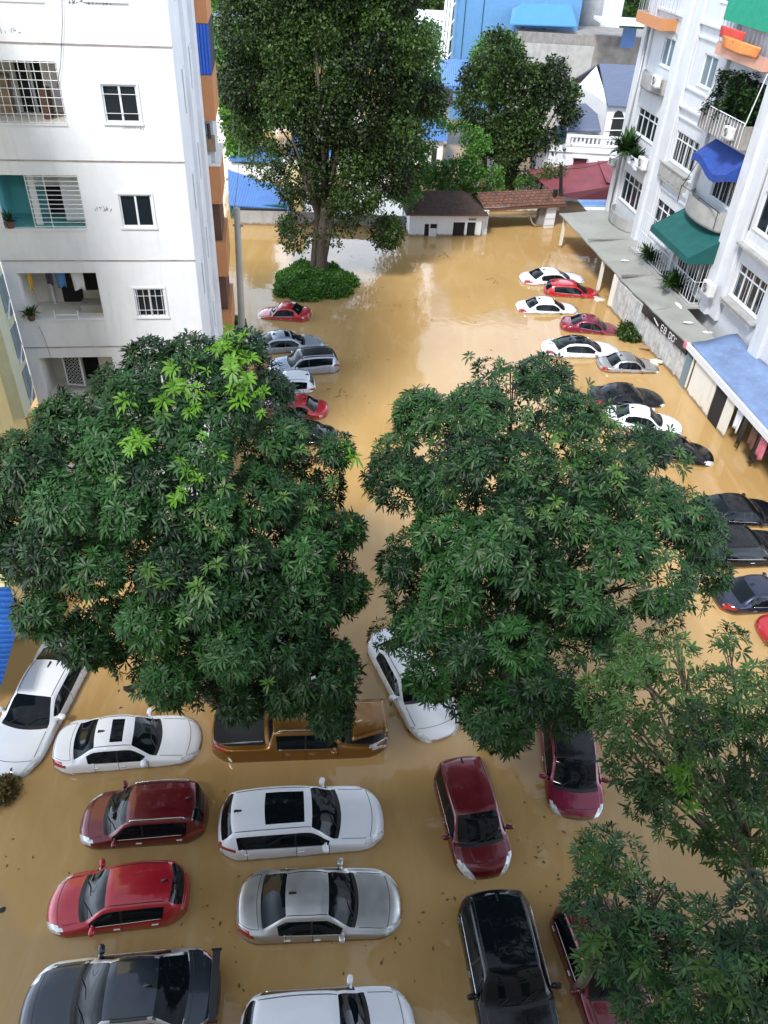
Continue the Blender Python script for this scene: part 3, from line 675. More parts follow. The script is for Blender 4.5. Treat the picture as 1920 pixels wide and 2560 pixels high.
# stencilled scribbles on the plaster
def scribble(root, x0, x1, z0, z1, n, seed, mat='black', r=.006):
    rr_ = random.Random(seed); mb = MB()
    for i in range(n):
        cx = x0+(x1-x0)*(i+.5)/n; wz = (x1-x0)/n*.45; pts = []
        for k in range(rr_.randint(3, 6)): pts.append((cx+rr_.uniform(-wz, wz), -.006, rr_.uniform(z0, z1)))
        mb.tube(pts, r, 4)
    mb.build('painted_scrawl', M[mat], root)
scribble(A, -2.7, -1.5, 18.78, 18.9, 12, 1); scribble(A, -1.75, -1.1, 15.58, 15.66, 9, 2, r=.004); scribble(A, -3.05, -2.45, 13.1, 13.3, 6, 3, r=.004); scribble(A, -4.7, -4.1, 18.0, 18.2, 5, 4, r=.004)
cb = MB(); cb.tube([(-2.75, -.05, 19.4), (-2.95, -.05, 18.3), (-3.2, -.05, 17.3), (-3.42, -.06, 16.7)], .008, 4); cb.build('cable', M['black'], A)
mb = MB(); mb.tube([(-5.6, -.02, 9.2), (-5.5, -.02, 8.7), (-5.45, -.02, 8.0)], .006, 4); mb.build('cable', M['brown'], A)
# side balconies: boxes 0.6 m proud of the side face, behind the plain part of it
def sbox(name, m, z0, z1, x1=.6, y0=8.2, y1=11.6): return MB().box(.002, x1, y0, y1, z0, z1).build(name, m, A)
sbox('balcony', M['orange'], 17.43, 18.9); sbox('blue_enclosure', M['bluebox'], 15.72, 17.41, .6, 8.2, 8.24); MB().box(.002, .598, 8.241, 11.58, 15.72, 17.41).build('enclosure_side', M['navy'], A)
sbox('balcony', M['orange'], 14.08, 15.70); sbox('balcony', M['orange'], 10.82, 12.35); sbox('balcony', M['orange'], 7.62, 9.15); sbox('balcony', M['orange'], 4.5, 5.9, .6)
sbox('balcony_ledge', M['cream'], 12.36, 12.44, .66, 8.15)
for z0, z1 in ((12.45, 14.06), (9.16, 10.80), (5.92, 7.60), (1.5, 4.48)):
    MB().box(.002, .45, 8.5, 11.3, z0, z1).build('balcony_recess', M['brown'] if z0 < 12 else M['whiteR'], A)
MB().box(.002, .5, 8.28, 8.45, 12.9, 13.5).build('wooden_board', M['wood'], A)
mb = MB(); mb.tube([(.10, 8.3, 13.4), (.12, 8.3, 14.0)], .06, 8); mb.tube([(.3, 8.3, 13.4), (.28, 8.3, 13.95)], .07, 8); mb.build('rolled_mat', M['black'], A)
MB().box(.05, .28, 8.1, 8.3, 12.46, 12.8).build('air_conditioner', M['ac'], A)
# yellow wing towards the camera, with the grey glazed bay in the corner
mb = MB(); mb.box(-12, -6.75, -6.2, -.01, -1.3, 22.5)
mb.build('yellow_wing', M['yellow'], A)
bw = MB(); bw.box(-6.749, -6.32, -1.6, -.02, 6.4, 11.9); gb = bw.build('glazed_bay', pm('pale_green_plaster', (.60, .62, .48), .8, var=.08, streak=.3), A)
for z0 in (6.6, 8.2, 9.9):
    MB().box(-6.318, -6.305, -.80, -.42, z0+.1, z0+1.2).build('bay_pane', M['paneL'], gb); MB().box(-6.318, -6.30, -.38, -.06, z0-.2, z0+1.2).build('bay_pane', M['paneL'], gb)
    MB().tube([(-6.28, -.8, z0-.1), (-6.28, -.1, z0+.4)], .03, 5).build('bay_brace', M['frame'], gb)
MB().box(-6.70, -6.31, -.4, -.011, -1.3, 5.89).build('yellow_pier', M['yellow'], A)
# tall concrete lighting pole at the corner
PL = thing('utility_pole', 'tall weathered concrete pole by the orange balconies of the left block', 'pole', gY(597, 815, 38.5)*1)
PL.location = (-8.25, 38.5, 0)
mb = MB(); top_ = gY(592, 520, 38.0)-PL.location; mb.tube([(0, 0, -1.3), (top_.x*.5+.02, top_.y*.5, 4.7), (top_.x, top_.y, top_.z)], .20, 10, .15); mb.build('shaft', M['pole'], PL, smooth=True)
mb = MB(); mb.box(top_.x-.25, top_.x+.25, top_.y-.05, top_.y+.05, 8.6, 8.7); mb.build('crossarm', M['steel'], PL)
for nme, lab, dx, dz, w_, h_, m_ in (('hanging_cloth', 'pink and white cloth hung beside the concrete pole', -.42, 9.4, .34, 1.9, 'cloth_p'), ('hanging_cloth', 'blue patterned cloth hung beside the concrete pole', -.25, 8.5, .28, .8, 'cloth_b')):
    o = cloth(nme, lab, 'laundry', 0, 0, w_, h_, M[m_], 0, 8); o.location = (-8.25+dx, 37.7, dz); o.rotation_euler = (0, 0, .1)
# ------------------------------------------------------------------ white apartment block on the right (local x runs towards the camera along the facade, -y faces the yard)
RZ = math.atan2(-math.cos(R_(8)), math.sin(R_(8)))
B = thing('apartment_building', 'white apartment block with pilasters, awnings and grilled balconies along the right of the yard', 'apartment building', (17.24, 56.97, 0), RZ)
Bm = Matrix.Translation((17.24, 56.97, 0)) @ Matrix.Rotation(RZ, 4, 'Z')
def bw_(x, y, z): return Bm @ Vector((x, y, z))
wins = [  # x0 x1 z0 z1 cols split bars
    (-3.56, -1.84, 13.3, 14.9, 2, None, 0), (-5.3, -1.42, 8.75, 10.4, 4, .72, 0), (-5.28, -1.45, 4.1, 6.1, 4, .72, 0),
    (3.0, 4.8, 17.5, 19.2, 2, None, 0), (2.68, 4.52, 13.2, 14.86, 2, None, 0), (1.62, 5.03, 8.6, 10.39, 4, .74, 9), (1.3, 5.0, 4.2, 6.08, 4, .72, 0),
    (7.9, 10.95, 8.2, 10.0, 3, None, 7), (6.6, 11.0, 12.2, 14.6, 3, None, 5), (6.2, 11.0, 3.2, 6.2, 3, None, 0), (6.4, 11.0, 16.8, 19.0, 3, None, 4),
    (13.6, 16.9, 8.2, 10.15, 3, None, 0), (13.42, 16.6, 4.37, 6.25, 4, .74, 6), (13.7, 16.6, 13.0, 14.8, 2, None, 0), (20, 23.4, 8.6, 10.4, 4, .74, 6), (20, 23.4, 4.3, 6.2, 4, .74, 6)]
mb = MB(); wall_holes(mb, -6.9, 30, -1.3, 24, [(a, b, c, d, .2) for a, b, c, d, *_ in wins])
mb.quad((-6.9, 0, -1.3), (-6.9, 0, 24), (-6.9, 11, 24), (-6.9, 11, -1.3)); mb.quad((-6.9, 0, 24), (30, 0, 24), (30, 11, 24), (-6.9, 11, 24))
mb.quad((30, 0, -1.3), (30, 11, -1.3), (30, 11, 24), (30, 0, 24)); mb.quad((-6.9, 11, -1.3), (-6.9, 11, 24), (30, 11, 24), (30, 11, -1.3))
mb.build('wall', M['whiteR'], B)
for a, b, c, d, cols, sp, br in wins: window(B, a, b, c, d, .12, cols, 1, .07, split=sp, bars=br, proud=.12, pm_=M['paneL'] if (a in (2.68, -3.56)) else M['pane'])
# pilasters and raised panel frames
mb = MB()
for x0, x1, pr in ((-6.9, -6.3, .28), (-5.95, -5.6, .16), (-.75, .05, .42), (.05, 1.3, .22), (5.75, 6.05, .25), (11.35, 12.3, .5), (12.3, 13.2, .25), (17.6, 18.6, .5), (18.6, 19.5, .25)):
    mb.box(x0, x1-.004, -pr, -.001, 2.6, 24.02)
mb.build('pilaster', M['whiteR'], B, bevel=.03)
mb = MB()
for x0, x1, z0, z1 in ((1.35, 5.7, 12.75, 15.65), (1.35, 5.7, 8.1, 11.25), (1.35, 5.7, 3.6, 6.9), (13.25, 17.5, 7.4, 11.2), (13.25, 17.5, 12.4, 15.4)):
    mb = MB()
    for a in ((x0, x1, z1-.14, z1), (x0, x1, z0, z0+.14), (x0, x0+.14, z0+.14, z1-.14), (x1-.14, x1, z0+.14, z1-.14)): mb.box(a[0], a[1], -.10, -.001, a[2], a[3])
    mb.build('panel_moulding', M['whiteR'], B, bevel=.02)
for x0, x1 in ((1.31, 5.74), (13.21, 17.5), (-5.55, -.8)):
    for z in (7.25, 11.7, 16.2): MB().box(x0, x1, -.18, -.001, z, z+.16).build('string_course', M['whiteR'], B, bevel=.02)
# arched pipe
mb = MB(); mb.tube([(-3.2, -.05, 15.35), (-2.0, -.05, 15.3), (-1.2, -.05, 14.95), (-.95, -.05, 14.3), (-.95, -.05, 12.9)], .035, 6); mb.build('drain_pipe', M['steel'], B, smooth=True)
for p_ in ([(-6.1, -.2, 15), (-6.12, -.2, 3)], [(11.2, -.1, 12), (11.25, -.1, 3)], [(13.3, -.1, 15), (13.35, -.1, 8)]): MB().tube(p_, .055, 6).build('drain_pipe', M['steel'], B, smooth=True)
def curved_ledge(x0, x1, z, h_, d, m, name='balcony', rail=False, n=12):
    """bow-fronted slab with an upstand"""
    mb = MB(); fr = [(x0+(x1-x0)*i/n, -d*math.sin(math.pi*i/n)**.45, 0) for i in range(n+1)]
    lo = [(p[0], p[1], z) for p in fr]; hi = [(p[0], p[1], z+h_) for p in fr]; k = n+1
    ctr = ((x0+x1)/2, -.02, z)
    mb.add(lo+hi, [(i, i+1, k+i+1, k+i) for i in range(n)]); mb.add(lo+[ctr], [(i+1, i, k) for i in range(n)]); mb.add([(p[0], p[1], z+.1) for p in fr]+[(ctr[0], ctr[1], z+.1)], [(i, i+1, k) for i in range(n)])
    o = mb.build(name, m, B, smooth=False); so_ = o.modifiers.new('thickness', 'SOLIDIFY'); so_.thickness = .06
    return o
curved_ledge(-5.5, -.9, 11.75, .95, .7, M['concrete']); curved_ledge(-5.6, -1.2, 7.1, .55, .75, M['concrete']); curved_ledge(-5.6, -1.2, 2.7, .85, .9, M['concrete'])
# orange balcony at the top far corner with its cage
def box_balcony(x0, x1, z0, z1, d, m, cage=None, label=None, gm='bars', nb=12):
    mb = MB(); mb.box(x0, x1, -d, -.001, z0, z0+.1); mb.box(x0, x1, -d, -d+.1, z0+.1, z1); mb.box(x0, x0+.1, -d+.1, -.001, z0+.1, z1); mb.box(x1-.1, x1, -d+.1, -.001, z0+.1, z1)
    o = mb.build('balcony', m, B)
    if cage:
        g = MB(); zt_ = cage
        for i in range(nb+1): x = x0+.05+(x1-x0-.1)*i/nb; g.tube([(x, -d+.05, z1), (x, -d+.05, zt_)], .016, 5)
        for i in range(1, 4):
            for x in (x0+.05, x1-.05): y = -d+.05+(d-.1)*i/4; g.tube([(x, y, z1), (x, y, zt_)], .016, 5)
        for z in (z1+.02, (z1+zt_)/2, zt_):
            g.tube([(x0+.05, -.02, z), (x0+.05, -d+.05, z), (x1-.05, -d+.05, z), (x1-.05, -.02, z)], .018, 5)
        g.build('cage', M[gm], o)
    return o
box_balcony(-6.6, -2.2, 15.35, 16.0, 1.1, M['orange'], 18.6, gm='steel')
box_balcony(5.7, 11.2, 15.25, 15.85, .95, M['pinkish'], 19, gm='steel')
MB().box(5.75, 11.15, -.99, -.965, 16.9, 20).build('green_net', M['greennet'], B)
box_balcony(6.0, 11.3, 11.55, 12.7, .95, M['concreteD'])
mb = MB()
for i in range(16): x = 6.0+i*.35; mb.tube([(x, -1.0, 11.6), (x, -1.0, 12.85)], .02, 5)
mb.tube([(5.98, -1.0, 12.85), (11.3, -1.0, 12.85)], .03, 5); mb.tube([(6.0, -1.0, 12.7), (6.0, -.1, 15.2)], .03, 5); mb.tube([(11.28, -.98, 12.7), (11.28, -.6, 15.2)], .03, 5); mb.build('rail', M['bars'], B)
curved_ledge(6.0, 11.3, 7.0, 1.1, 1.0, M['concrete'])
mb = MB(); mb.tube([(6.0, -.85, 8.2), (8.5, -1.05, 8.35), (11.2, -.85, 8.2)], .03, 5)
for x in (6.05, 8.6, 11.2): mb.tube([(x, -.95, 7.3), (x, -.95, 8.25)], .025, 5)
mb.tube([(6.05, -.9, 8.2), (6.2, -.3, 9.9)], .025, 5); mb.build('rail', M['black'], B)
# window-box balustrade under the middle windows
mb = MB(); mb.box(.95, 5.0, -.42, -.001, 8.33, 8.42); mb.box(1.05, 4.9, -.35, -.001, 7.4, 8.32)
for i in range(5): mb.box(1.25+i*.75, 1.6+i*.75, -.39, -.351, 7.6, 8.2)
mb.build('window_box', M['concrete'], B)
mb = MB(); mb.box(13.2, 17, -.4, -.001, 4.05, 4.15); mb.box(13.3, 16.9, -.36, -.30, 3.85, 4.05); mb.build('window_ledge', M['concrete'], B, bevel=.01); MB().box(13.2, 17.3, -.5, -.001, 7.2, 7.35).build('window_ledge', M['concrete'], B, bevel=.01)
# lower caged terrace with tiles
mb = MB(); mb.box(1.6, 11.6, -1.25, -.001, 2.65, 2.80); mb.box(1.6, 11.6, -1.35, -1.251, 2.45, 2.86); t1 = mb.build('terrace_slab', M['concrete'], B)
mb = MB()
for i in range(26): x = 2.3+i*.36; mb.tube([(x, -1.1, 2.85), (x, -1.1, 5.6)], .017, 5)
for i in range(1, 4): mb.tube([(11.3, -1.1+i*.28, 2.85), (11.3, -1.1+i*.28, 5.6)], .017, 5)
for z in (2.9, 4.2, 5.5): mb.tube([(2.3, -1.12, z), (11.3, -1.12, z), (11.3, -.05, z)], .02, 5)
mb.build('cage', M['frame'], B)
MB().box(6.1, 11.1, -.9, -.3, 2.82, 2.83).build('terrace_mat', M['dark'], B)
# awnings: fabric on sloping frames
def awning(x0, x1, zt_, zb_, d, m, label, dx=0, curve=0, val=.35, y0=-.05):
    n = 10; mb = MB(); vs = []
    for j in range(n+1):
        for i in range(9):
            u, v = i/8, j/n; vs.append((x0+(x1-x0)*u+dx*v, y0-d*v, zt_+(zb_-zt_)*v+curve*math.sin(u*math.pi*2+.5)*v*.5-.05*math.sin(v*math.pi)))
    mb.add(vs, [(j*9+i, j*9+i+1, (j+1)*9+i+1, (j+1)*9+i) for j in range(n) for i in range(8)])
    b_ = [vs[n*9+i] for i in range(9)]; mb.add(b_+[(p[0], p[1]-.02, p[2]-val) for p in b_], [(i, i+1, 9+i+1, 9+i) for i in range(8)])
    for i, xe in ((8, 0), (0, 0)): mb.add([vs[i], vs[n*9+i], (vs[n*9+i][0], vs[n*9+i][1], vs[n*9+i][2]-val), (vs[i][0], vs[i][1], vs[n*9+i][2]-val)], [(0, 1, 2, 3)])
    t = thing('awning', label, 'awning', B.location, RZ); o = mb.build('canopy', m, t, smooth=False); s_ = o.modifiers.new('thickness', 'SOLIDIFY'); s_.thickness = .02
    f = MB(); f.tube([(x0+.1, y0-.05, zb_-.1), (x0+.1+dx, y0-d, zb_-.05)], .02, 5); f.tube([(x1-.1, y0-.05, zb_-.1), (x1-.1+dx, y0-d, zb_-.05)], .02, 5); f.build('frame', M['steel'], t); return t
awning(5.9, 11.6, 6.95, 5.75, 2.1, M['greenfab'], 'dark green fabric awning over the caged terrace of the right block', dx=0)
awning(6.9, 11.3, 11.1, 10.15, 1.15, M['bluefab'], 'sagging bright blue awning under the planted balcony of the right block', curve=.5)
# outdoor units
def ac(x, y, z, label, s=1.0, ry=0):
    t = thing('air_conditioner', label, 'air conditioner', bw_(x, y, z), RZ)
    MB().box(-.45*s, .45*s, -.32*s, 0, 0, .62*s).build('casing', M['ac'], t, bevel=.03)
    mb = MB(); c = [(-.08*s+math.cos(a)*.24*s, -.325*s, .31*s+math.sin(a)*.24*s) for a in [k*math.pi/8 for k in range(16)]]; mb.prism(c, (0, -.012, 0)); fo = mb.build('fan', M['black'], t)
    mb = MB()
    for r_ in (.24, .16, .08): mb.tube([(-.08*s+math.cos(a)*r_*s, -.345*s, .31*s+math.sin(a)*r_*s) for a in [k*math.pi/8 for k in range(17)]], .008, 4)
    mb.build('fan_guard', M['ac'], t)
    MB().box(-.5*s, .5*s, -.36*s, .1, -.05, -.002).build('bracket', M['steel'], t); return t
ac(12.3, -.55, 3.9, 'white air conditioner outdoor unit on the pilaster beside the caged terrace', 1.15)
ac(-1.6, -.62, 12.3, 'old air conditioner outdoor unit on the top far ledge of the right block')
ac(-1.0, -.5, 7.35, 'square grey outdoor unit beside the plant ledge of the right block', 1.1)
ac(10.9, -1.25, 1.95, 'white outdoor unit slung under the corner of the caged terrace', 1.0)
ac(10.2, -1.02, 11.9, 'outdoor unit hung on the front of the planted balcony', .9)
ac(-6.9, -.35, 6.0, 'white outdoor unit on the far corner of the right block', .9)
# cloths on the red balcony, tarpaulin on the ledge
for i, (m_, z, x, w_, lab) in enumerate((('cloth_r', 16.55, 7.3, 2.9, 'red bedding hung over the salmon balcony rail'), ('cloth_o', 16.15, 8.6, 4.4, 'orange cloth hung over the salmon balcony rail'))):
    o = cloth('hanging_cloth', lab, 'laundry', x, z+.1, w_, .55, M[m_], -1.06-.05*i, 5+i); o.location = B.location; o.rotation_euler = B.rotation_euler
o = cloth('plastic_sheet', 'white and blue plastic sheet bulging over the plant ledge of the right block', 'plastic sheet', -2.3, 7.75, 2.2, .7, M['cloth_w'], -.86, 4); o.location = B.location; o.rotation_euler = B.rotation_euler
# plants on ledges
def climber(x, y, z, sx, sz, n, seed, label):
    rg = np.random.default_rng(seed); t = thing('potted_plant', label, 'potted plant', bw_(x, y, z)); u = rg.normal(size=(n, 3)); u /= np.linalg.norm(u, axis=1)[:, None]
    zz = rg.uniform(0, 1, n); c_ = np.stack([u[:, 0]*sx*(.6+.4*np.sin(zz*5+seed)), u[:, 1]*.4, .2+zz*sz], 1); mb = MB()
    for p in c_:
        a = rg.uniform(0, 6.28); d = Vector((math.cos(a), math.sin(a), rg.uniform(-.9, .2))).normalized(); s_ = d.cross(Vector((0, .3, 1))).normalized(); l = rg.uniform(.12, .26); p = Vector(p)
        mb.add([p, p+d*l*.45+s_*l*.42, p+d*l, p+d*l*.45-s_*l*.42], [(0, 1, 2, 3)])
    mb.build('foliage', M['leafL' if seed % 2 else 'leafB'], t); mb = MB()
    for k in range(5): mb.tube([(rg.uniform(-.3, .3)*sx, rg.uniform(-.2, .2), 0), (rg.uniform(-.5, .5)*sx, rg.uniform(-.3, .3), sz*.5), (rg.uniform(-.6, .6)*sx, rg.uniform(-.3, .3), sz*.95)], .02, 4)
    mb.build('stem', M['leafL'], t); MB().tube([(0, 0, -.1), (0, 0, .2)], .16, 10, .2).build('pot', M['brown'], t); return t
def bplant(x, y, z, r, h_, n, seed, label, leafm='leafL'):
    t = ledge_plant(bw_(x, y, z), r, h_, n, seed, label, leafm); return t
bplant(-4.6, -.5, 7.3, .5, 1.9, 170, 11, 'large bushy palm-like pot plant on the plant ledge of the right block')
bplant(-2.6, -.5, 7.3, .3, 1.1, 80, 12, 'smaller pot plant beside the palm-like one on the plant ledge', 'leafB')
for i, (x, h_, n) in enumerate(((6.7, 1.9, 170), (8.0, 2.1, 200), (9.4, 2.2, 220), (10.6, 1.7, 170))):
    climber(x, -.6, 12.2, .75, h_+.35, n*4, 20+i, ('leafy climber at the far end of the planted balcony', 'second leafy plant of the planted balcony, beside the climber', 'tall plant in the middle of the planted balcony', 'leafy plant at the near end of the planted balcony')[i])
bplant(4.1, -1.0, 2.9, .3, 1.1, 90, 31, 'pale dracaena in a pot at the far end of the caged terrace'); bplant(4.9, -1.0, 2.9, .4, .9, 130, 32, 'bushy dark pot plant at the far end of the caged terrace', 'leafB')
bplant(9.0, -1.25, 2.9, .5, 1.2, 200, 33, 'bushy green pot plant in front of the terrace cage', 'leafL'); bplant(9.7, -1.15, 2.9, .25, .6, 50, 34, 'small pot plant at the near corner of the terrace cage', 'leafB')
# flat roof of the ground-floor shops
DK = thing('shop_canopy', 'flat grey cement-sheet canopy roof over the ground floor of the right block', 'canopy', B.location, RZ)
edge = [(-6.4, -4.0), (0.0, -3.75), (5.6, -3.55), (15.9, -2.75)]
def ey(x):
    for (a, ya), (b, yb) in zip(edge, edge[1:]):
        if x <= b: return ya+(yb-ya)*(x-a)/(b-a)
    return edge[-1][1]
def zs(x): return 2.55 if x < 6.2 else 2.42
for (xa, xb, dz) in ((-6.6, -.3, .03), (-.295, 6.15, 0), (6.155, 11.0, -.10), (11.005, 15.9, -.13)):
    y0 = -.02 if xa < 1.5 else -1.2
    mb = MB(); n = 8
    top_ = []
    for i in range(n+1):
        x = xa+(xb-xa)*i/n
        for j in range(7):
            v = j/6; y = y0+(ey(x)-y0)*v; top_.append((x, y, 2.62+dz-.30*v+.03*math.sin(i*1.3+j)))
    f = [(i*7+j, i*7+j+1, (i+1)*7+j+1, (i+1)*7+j) for i in range(n) for j in range(6)]
    mb.add(top_, [q[::-1] for q in f]); o = mb.build('roof_sheet', M['deck'], DK); s_ = o.modifiers.new('thickness', 'SOLIDIFY'); s_.thickness = .09; s_.offset = -1
mb = MB(); mb.box(6.1, 6.25, -3.45, -1.3, 2.50, 2.62); mb.box(-.36, -.24, -3.7, -.1, 2.6, 2.68); mb.build('joint_batten', M['concreteD'], DK)
mb = MB()
for x, y in ((5.6, -3.5), (5.3, -3.6), (2.8, -3.6), (-6.0, -3.8)): mb.box(x, x+.22, y, y+.2, -1.3, 2.3)
mb.build('post', M['cream'], DK)
mb = MB(); rr_ = random.Random(5); x = 5.9
while x < 15.5:
    w_ = rr_.uniform(.5, .95); mb.box(x, x+w_-.01, ey(x)-.02+rr_.uniform(0, .05), ey(x)+.14, -1.3, 2.12+rr_.uniform(-.06, .02)); x += w_
mb.build('shopfront_wall', pm('peeling_wall', (.48, .48, .47), .9, var=.35, vscale=2.2, streak=.8, stain=(.12, .11, .10), bump=.5, bscale=6), DK, bevel=.02)
SG = thing('shop_sign', 'long black shop sign with white letters along the canopy edge above the debris', 'sign', bw_(12.9, ey(12.9)-.10, 1.98), RZ+math.atan2(.8, 10.3))
MB().box(-2.9, 2.9, -.04, .04, -.23, .23).build('panel', M['black'], SG)
def seg(x0, z0, x1, z1, t_=.03): 
    d = Vector((x1-x0, 0, z1-z0)); n_ = Vector((-d.z, 0, d.x)).normalized()*t_; a = Vector((x0, -.045, z0)); b_ = Vector((x1, -.045, z1)); mb.add([a-n_, b_-n_, b_+n_, a+n_], [(0, 1, 2, 3)])
mb = MB(); seg(-1.3, .12, -.6, -.1, .05); mb.build('letter', M['frame'], SG)
for x, shp in ((-.25, 'E'), (.12, 'B'), (.75, 'D'), (1.12, 'C'), (1.42, 'I'), (1.55, "'")):
    mb = MB()
    if shp in 'EBDC': seg(x, -.17, x, .17)
    if shp in 'EBDC': seg(x, .17, x+.24, .17); seg(x, -.17, x+.24, -.17)
    if shp in 'EB': seg(x, 0, x+.2, 0)
    if shp in 'BD': seg(x+.24, -.17, x+.24, .17)
    if shp == 'I': seg(x, -.17, x, .17)
    if shp == "'": seg(x+.05, .08, x+.05, .18)
    mb.build('letter', M['frame'], SG)
# blue tarpaulin canopy nearer the camera
TP = thing('tarpaulin_canopy', 'blue tarpaulin canopy with a white edge board beyond the grey canopy', 'canopy', B.location, RZ)
n = 14; mb = MB(); vs = []
for i in range(n+1):
    x = 15.7+(12.5)*i/n
    for j in range(9):
        v = j/8; vs.append((x, -.3-2.55*v+(.15 if i == 0 else 0), 3.0-.55*v+.05*math.sin(i*1.7+j*.9)))
mb.add(vs, [(i*9+j+1, i*9+j, (i+1)*9+j, (i+1)*9+j+1) for i in range(n) for j in range(8)]); o = mb.build('tarpaulin', M['tarp'], TP, smooth=True); s_ = o.modifiers.new('thickness', 'SOLIDIFY'); s_.thickness = .02; s_.offset = -1
mb = MB(); mb.box(15.7, 28, -2.98, -2.86, 2.15, 2.5); mb.build('edge_board', M['frame'], TP)
mb = MB(); 
for x, w_, m_ in ((16.6, .14, 0), (17.0, 2.6, 0), (20.9, .8, 0)): mb.box(x, x+w_, -2.84, -2.78, -1.3, 2.1)
mb.build('hoarding', M['cream'], TP); MB().box(19.7, 20.8, -2.8, -2.7, -1.3, 2.1).build('dark_doorway', M['dark'], TP)
MB().box(15.9, 16.5, -2.86, -2.79, -1.3, 1.9).build('door', M['paneL'], TP)
mb = MB(); mb.box(15.45, 15.75, -3.05, -2.8, 2.1, 2.5); mb.build('wrapped_corner', M['cloth_p'], TP, bevel=.05)
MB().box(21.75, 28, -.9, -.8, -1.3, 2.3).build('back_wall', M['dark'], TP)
for x, lab, m_ in ((22.3, 'white and blue shirt hanging under the edge of the blue canopy', 'cloth_w'), (23.9, 'brown cloth bundle hanging under the edge of the blue canopy', 'brown'), (24.8, 'pink cloth tied to the edge board of the blue canopy', 'cloth_p')):
    o = cloth('hanging_cloth', lab, 'laundry', x, 2.0, .6, 1.1, M[m_], -2.78, int(x)); o.location = B.location; o.rotation_euler = B.rotation_euler
for x, lab in ((22.9, 'black cloth added for an unclear dark shape beside the white shirt under the blue canopy'), (24.35, 'black cloth added for an unclear dark shape near the end of the blue canopy')):
    o = cloth('added_dark_cloth', lab, 'laundry', x, 1.95, .42, 1.6, M['black'], -2.74, int(x)); o.location = B.location; o.rotation_euler = B.rotation_euler  # black cloths added for unclear dark shapes, first read as reflection
# debris heap in front of the shop fronts
def rubble(name, label, cat, p, sx, sy, sz, m, seed, rz=0):
    r = random.Random(seed); mb = MB(); pts = []
    nu, nv = 9, 6
    for i in range(nv+1):
        th = math.pi*i/nv
        for j in range(nu):
            ph = 2*math.pi*j/nu; k = 1+r.uniform(-.25, .25)
            pts.append((math.sin(th)*math.cos(ph)*sx*k, math.sin(th)*math.sin(ph)*sy*k, math.cos(th)*sz*k))
    mb.add(pts, [(i*nu+j, (i+1)*nu+j, (i+1)*nu+(j+1) % nu, i*nu+(j+1) % nu) for i in range(nv) for j in range(nu)])
    o = mb.build(name, m, None); o.location = p; o.rotation_euler = (0, 0, rz); return tag(o, label, cat)
for i, (px, py, sx, sy, sz, m_, lab) in enumerate(((1668, 893, .60, .46, .48, 'rock', 'pale chunk of rubble at the tail of the silver car by the canopy'), (1682, 878, .5, .42, .55, 'rock', 'second pale chunk of rubble behind the first by the canopy'), (1704, 885, .75, .6, .5, 'concreteD', 'grey streaked lump against the canopy wall beside the pale rubble'), (1640, 905, .42, .26, .16, 'rock', 'flat pale chunk at the waterline behind the silver car'))):
    rubble('rubble_chunk', lab, 'rubble', gz(px, py, .12), sx, sy, sz, M[m_], i+3)
for i, (a, b, r_, lab) in enumerate((((1600, 868), (1668, 880), .13, 'long broken timber lying behind the silver car'), ((1640, 850), (1690, 872), .11, 'dark timber crossing the heap by the canopy wall'), ((1560, 765), (1600, 800), .10, 'short timber floating near the maroon car'), ((1598, 790), (1650, 840), .09, 'thin plank leaning in the debris below the sign'))):
    pa, pb = gz(*a, .1), gz(*b, .3); o = MB().tube([pa, (pa+pb)/2+Vector((0, 0, .06)), pb], r_, 6).build('timber', M['wood'], None); tag(o, lab, 'timber')
for i, (px, py, s_, m_, lab) in enumerate(((1476, 738, .10, 'black', 'small dark float bobbing left of the bottle shaped debris'), (1500, 750, .26, 'rock', 'pale bottle shaped debris floating between the red and maroon cars'), (1544, 751, .14, 'black', 'dark round can floating by the canopy post'), (1522, 745, .07, 'black', 'tiny dark float between the debris and the can'), (322, 1722, .16, 'black', 'dark rubbish with a pale end floating above the white sedan with a sunroof'), (902, 1684, .05, 'black', 'tiny black scrap floating near the front of the gold pickup'), (1565, 922, .22, 'frame', 'flat white box floating behind the silver car'), (4, 2275, .08, 'black', 'scrap of leaf litter floating at the left frame edge'))):
    rubble('floating_debris', lab, 'debris', gz(px, py, .0), s_*1.4, s_, s_*.45, M[m_], 40+i)
mb = MB(); mb.blob((0, 0, 0), 1.5, .8, .10); o = mb.build('floating_sheet', M['wood'], None, smooth=True); o.location = gz(1612, 842, .04); o.rotation_euler = (0, 0, -.5); tag(o, 'brown rounded sheet floating between the white car and the debris heap', 'debris')
# puddles of light fallen sheets on the grey canopy
for x, y, lab in ((3.6, -2.3, 'white plastic scrap on the grey canopy near the far joint'), (13.3, -1.9, 'white plastic scrap on the grey canopy below the big grilled window'), (14.6, -1.3, 'second white plastic scrap against the wall on the grey canopy')):
    mb = MB(); mb.blob((0, 0, 0), .32, .16, .02); o = mb.build('plastic_scrap', M['frame'], None, smooth=True); o.location = bw_(x, y, 2.58); tag(o, lab, 'rubbish')
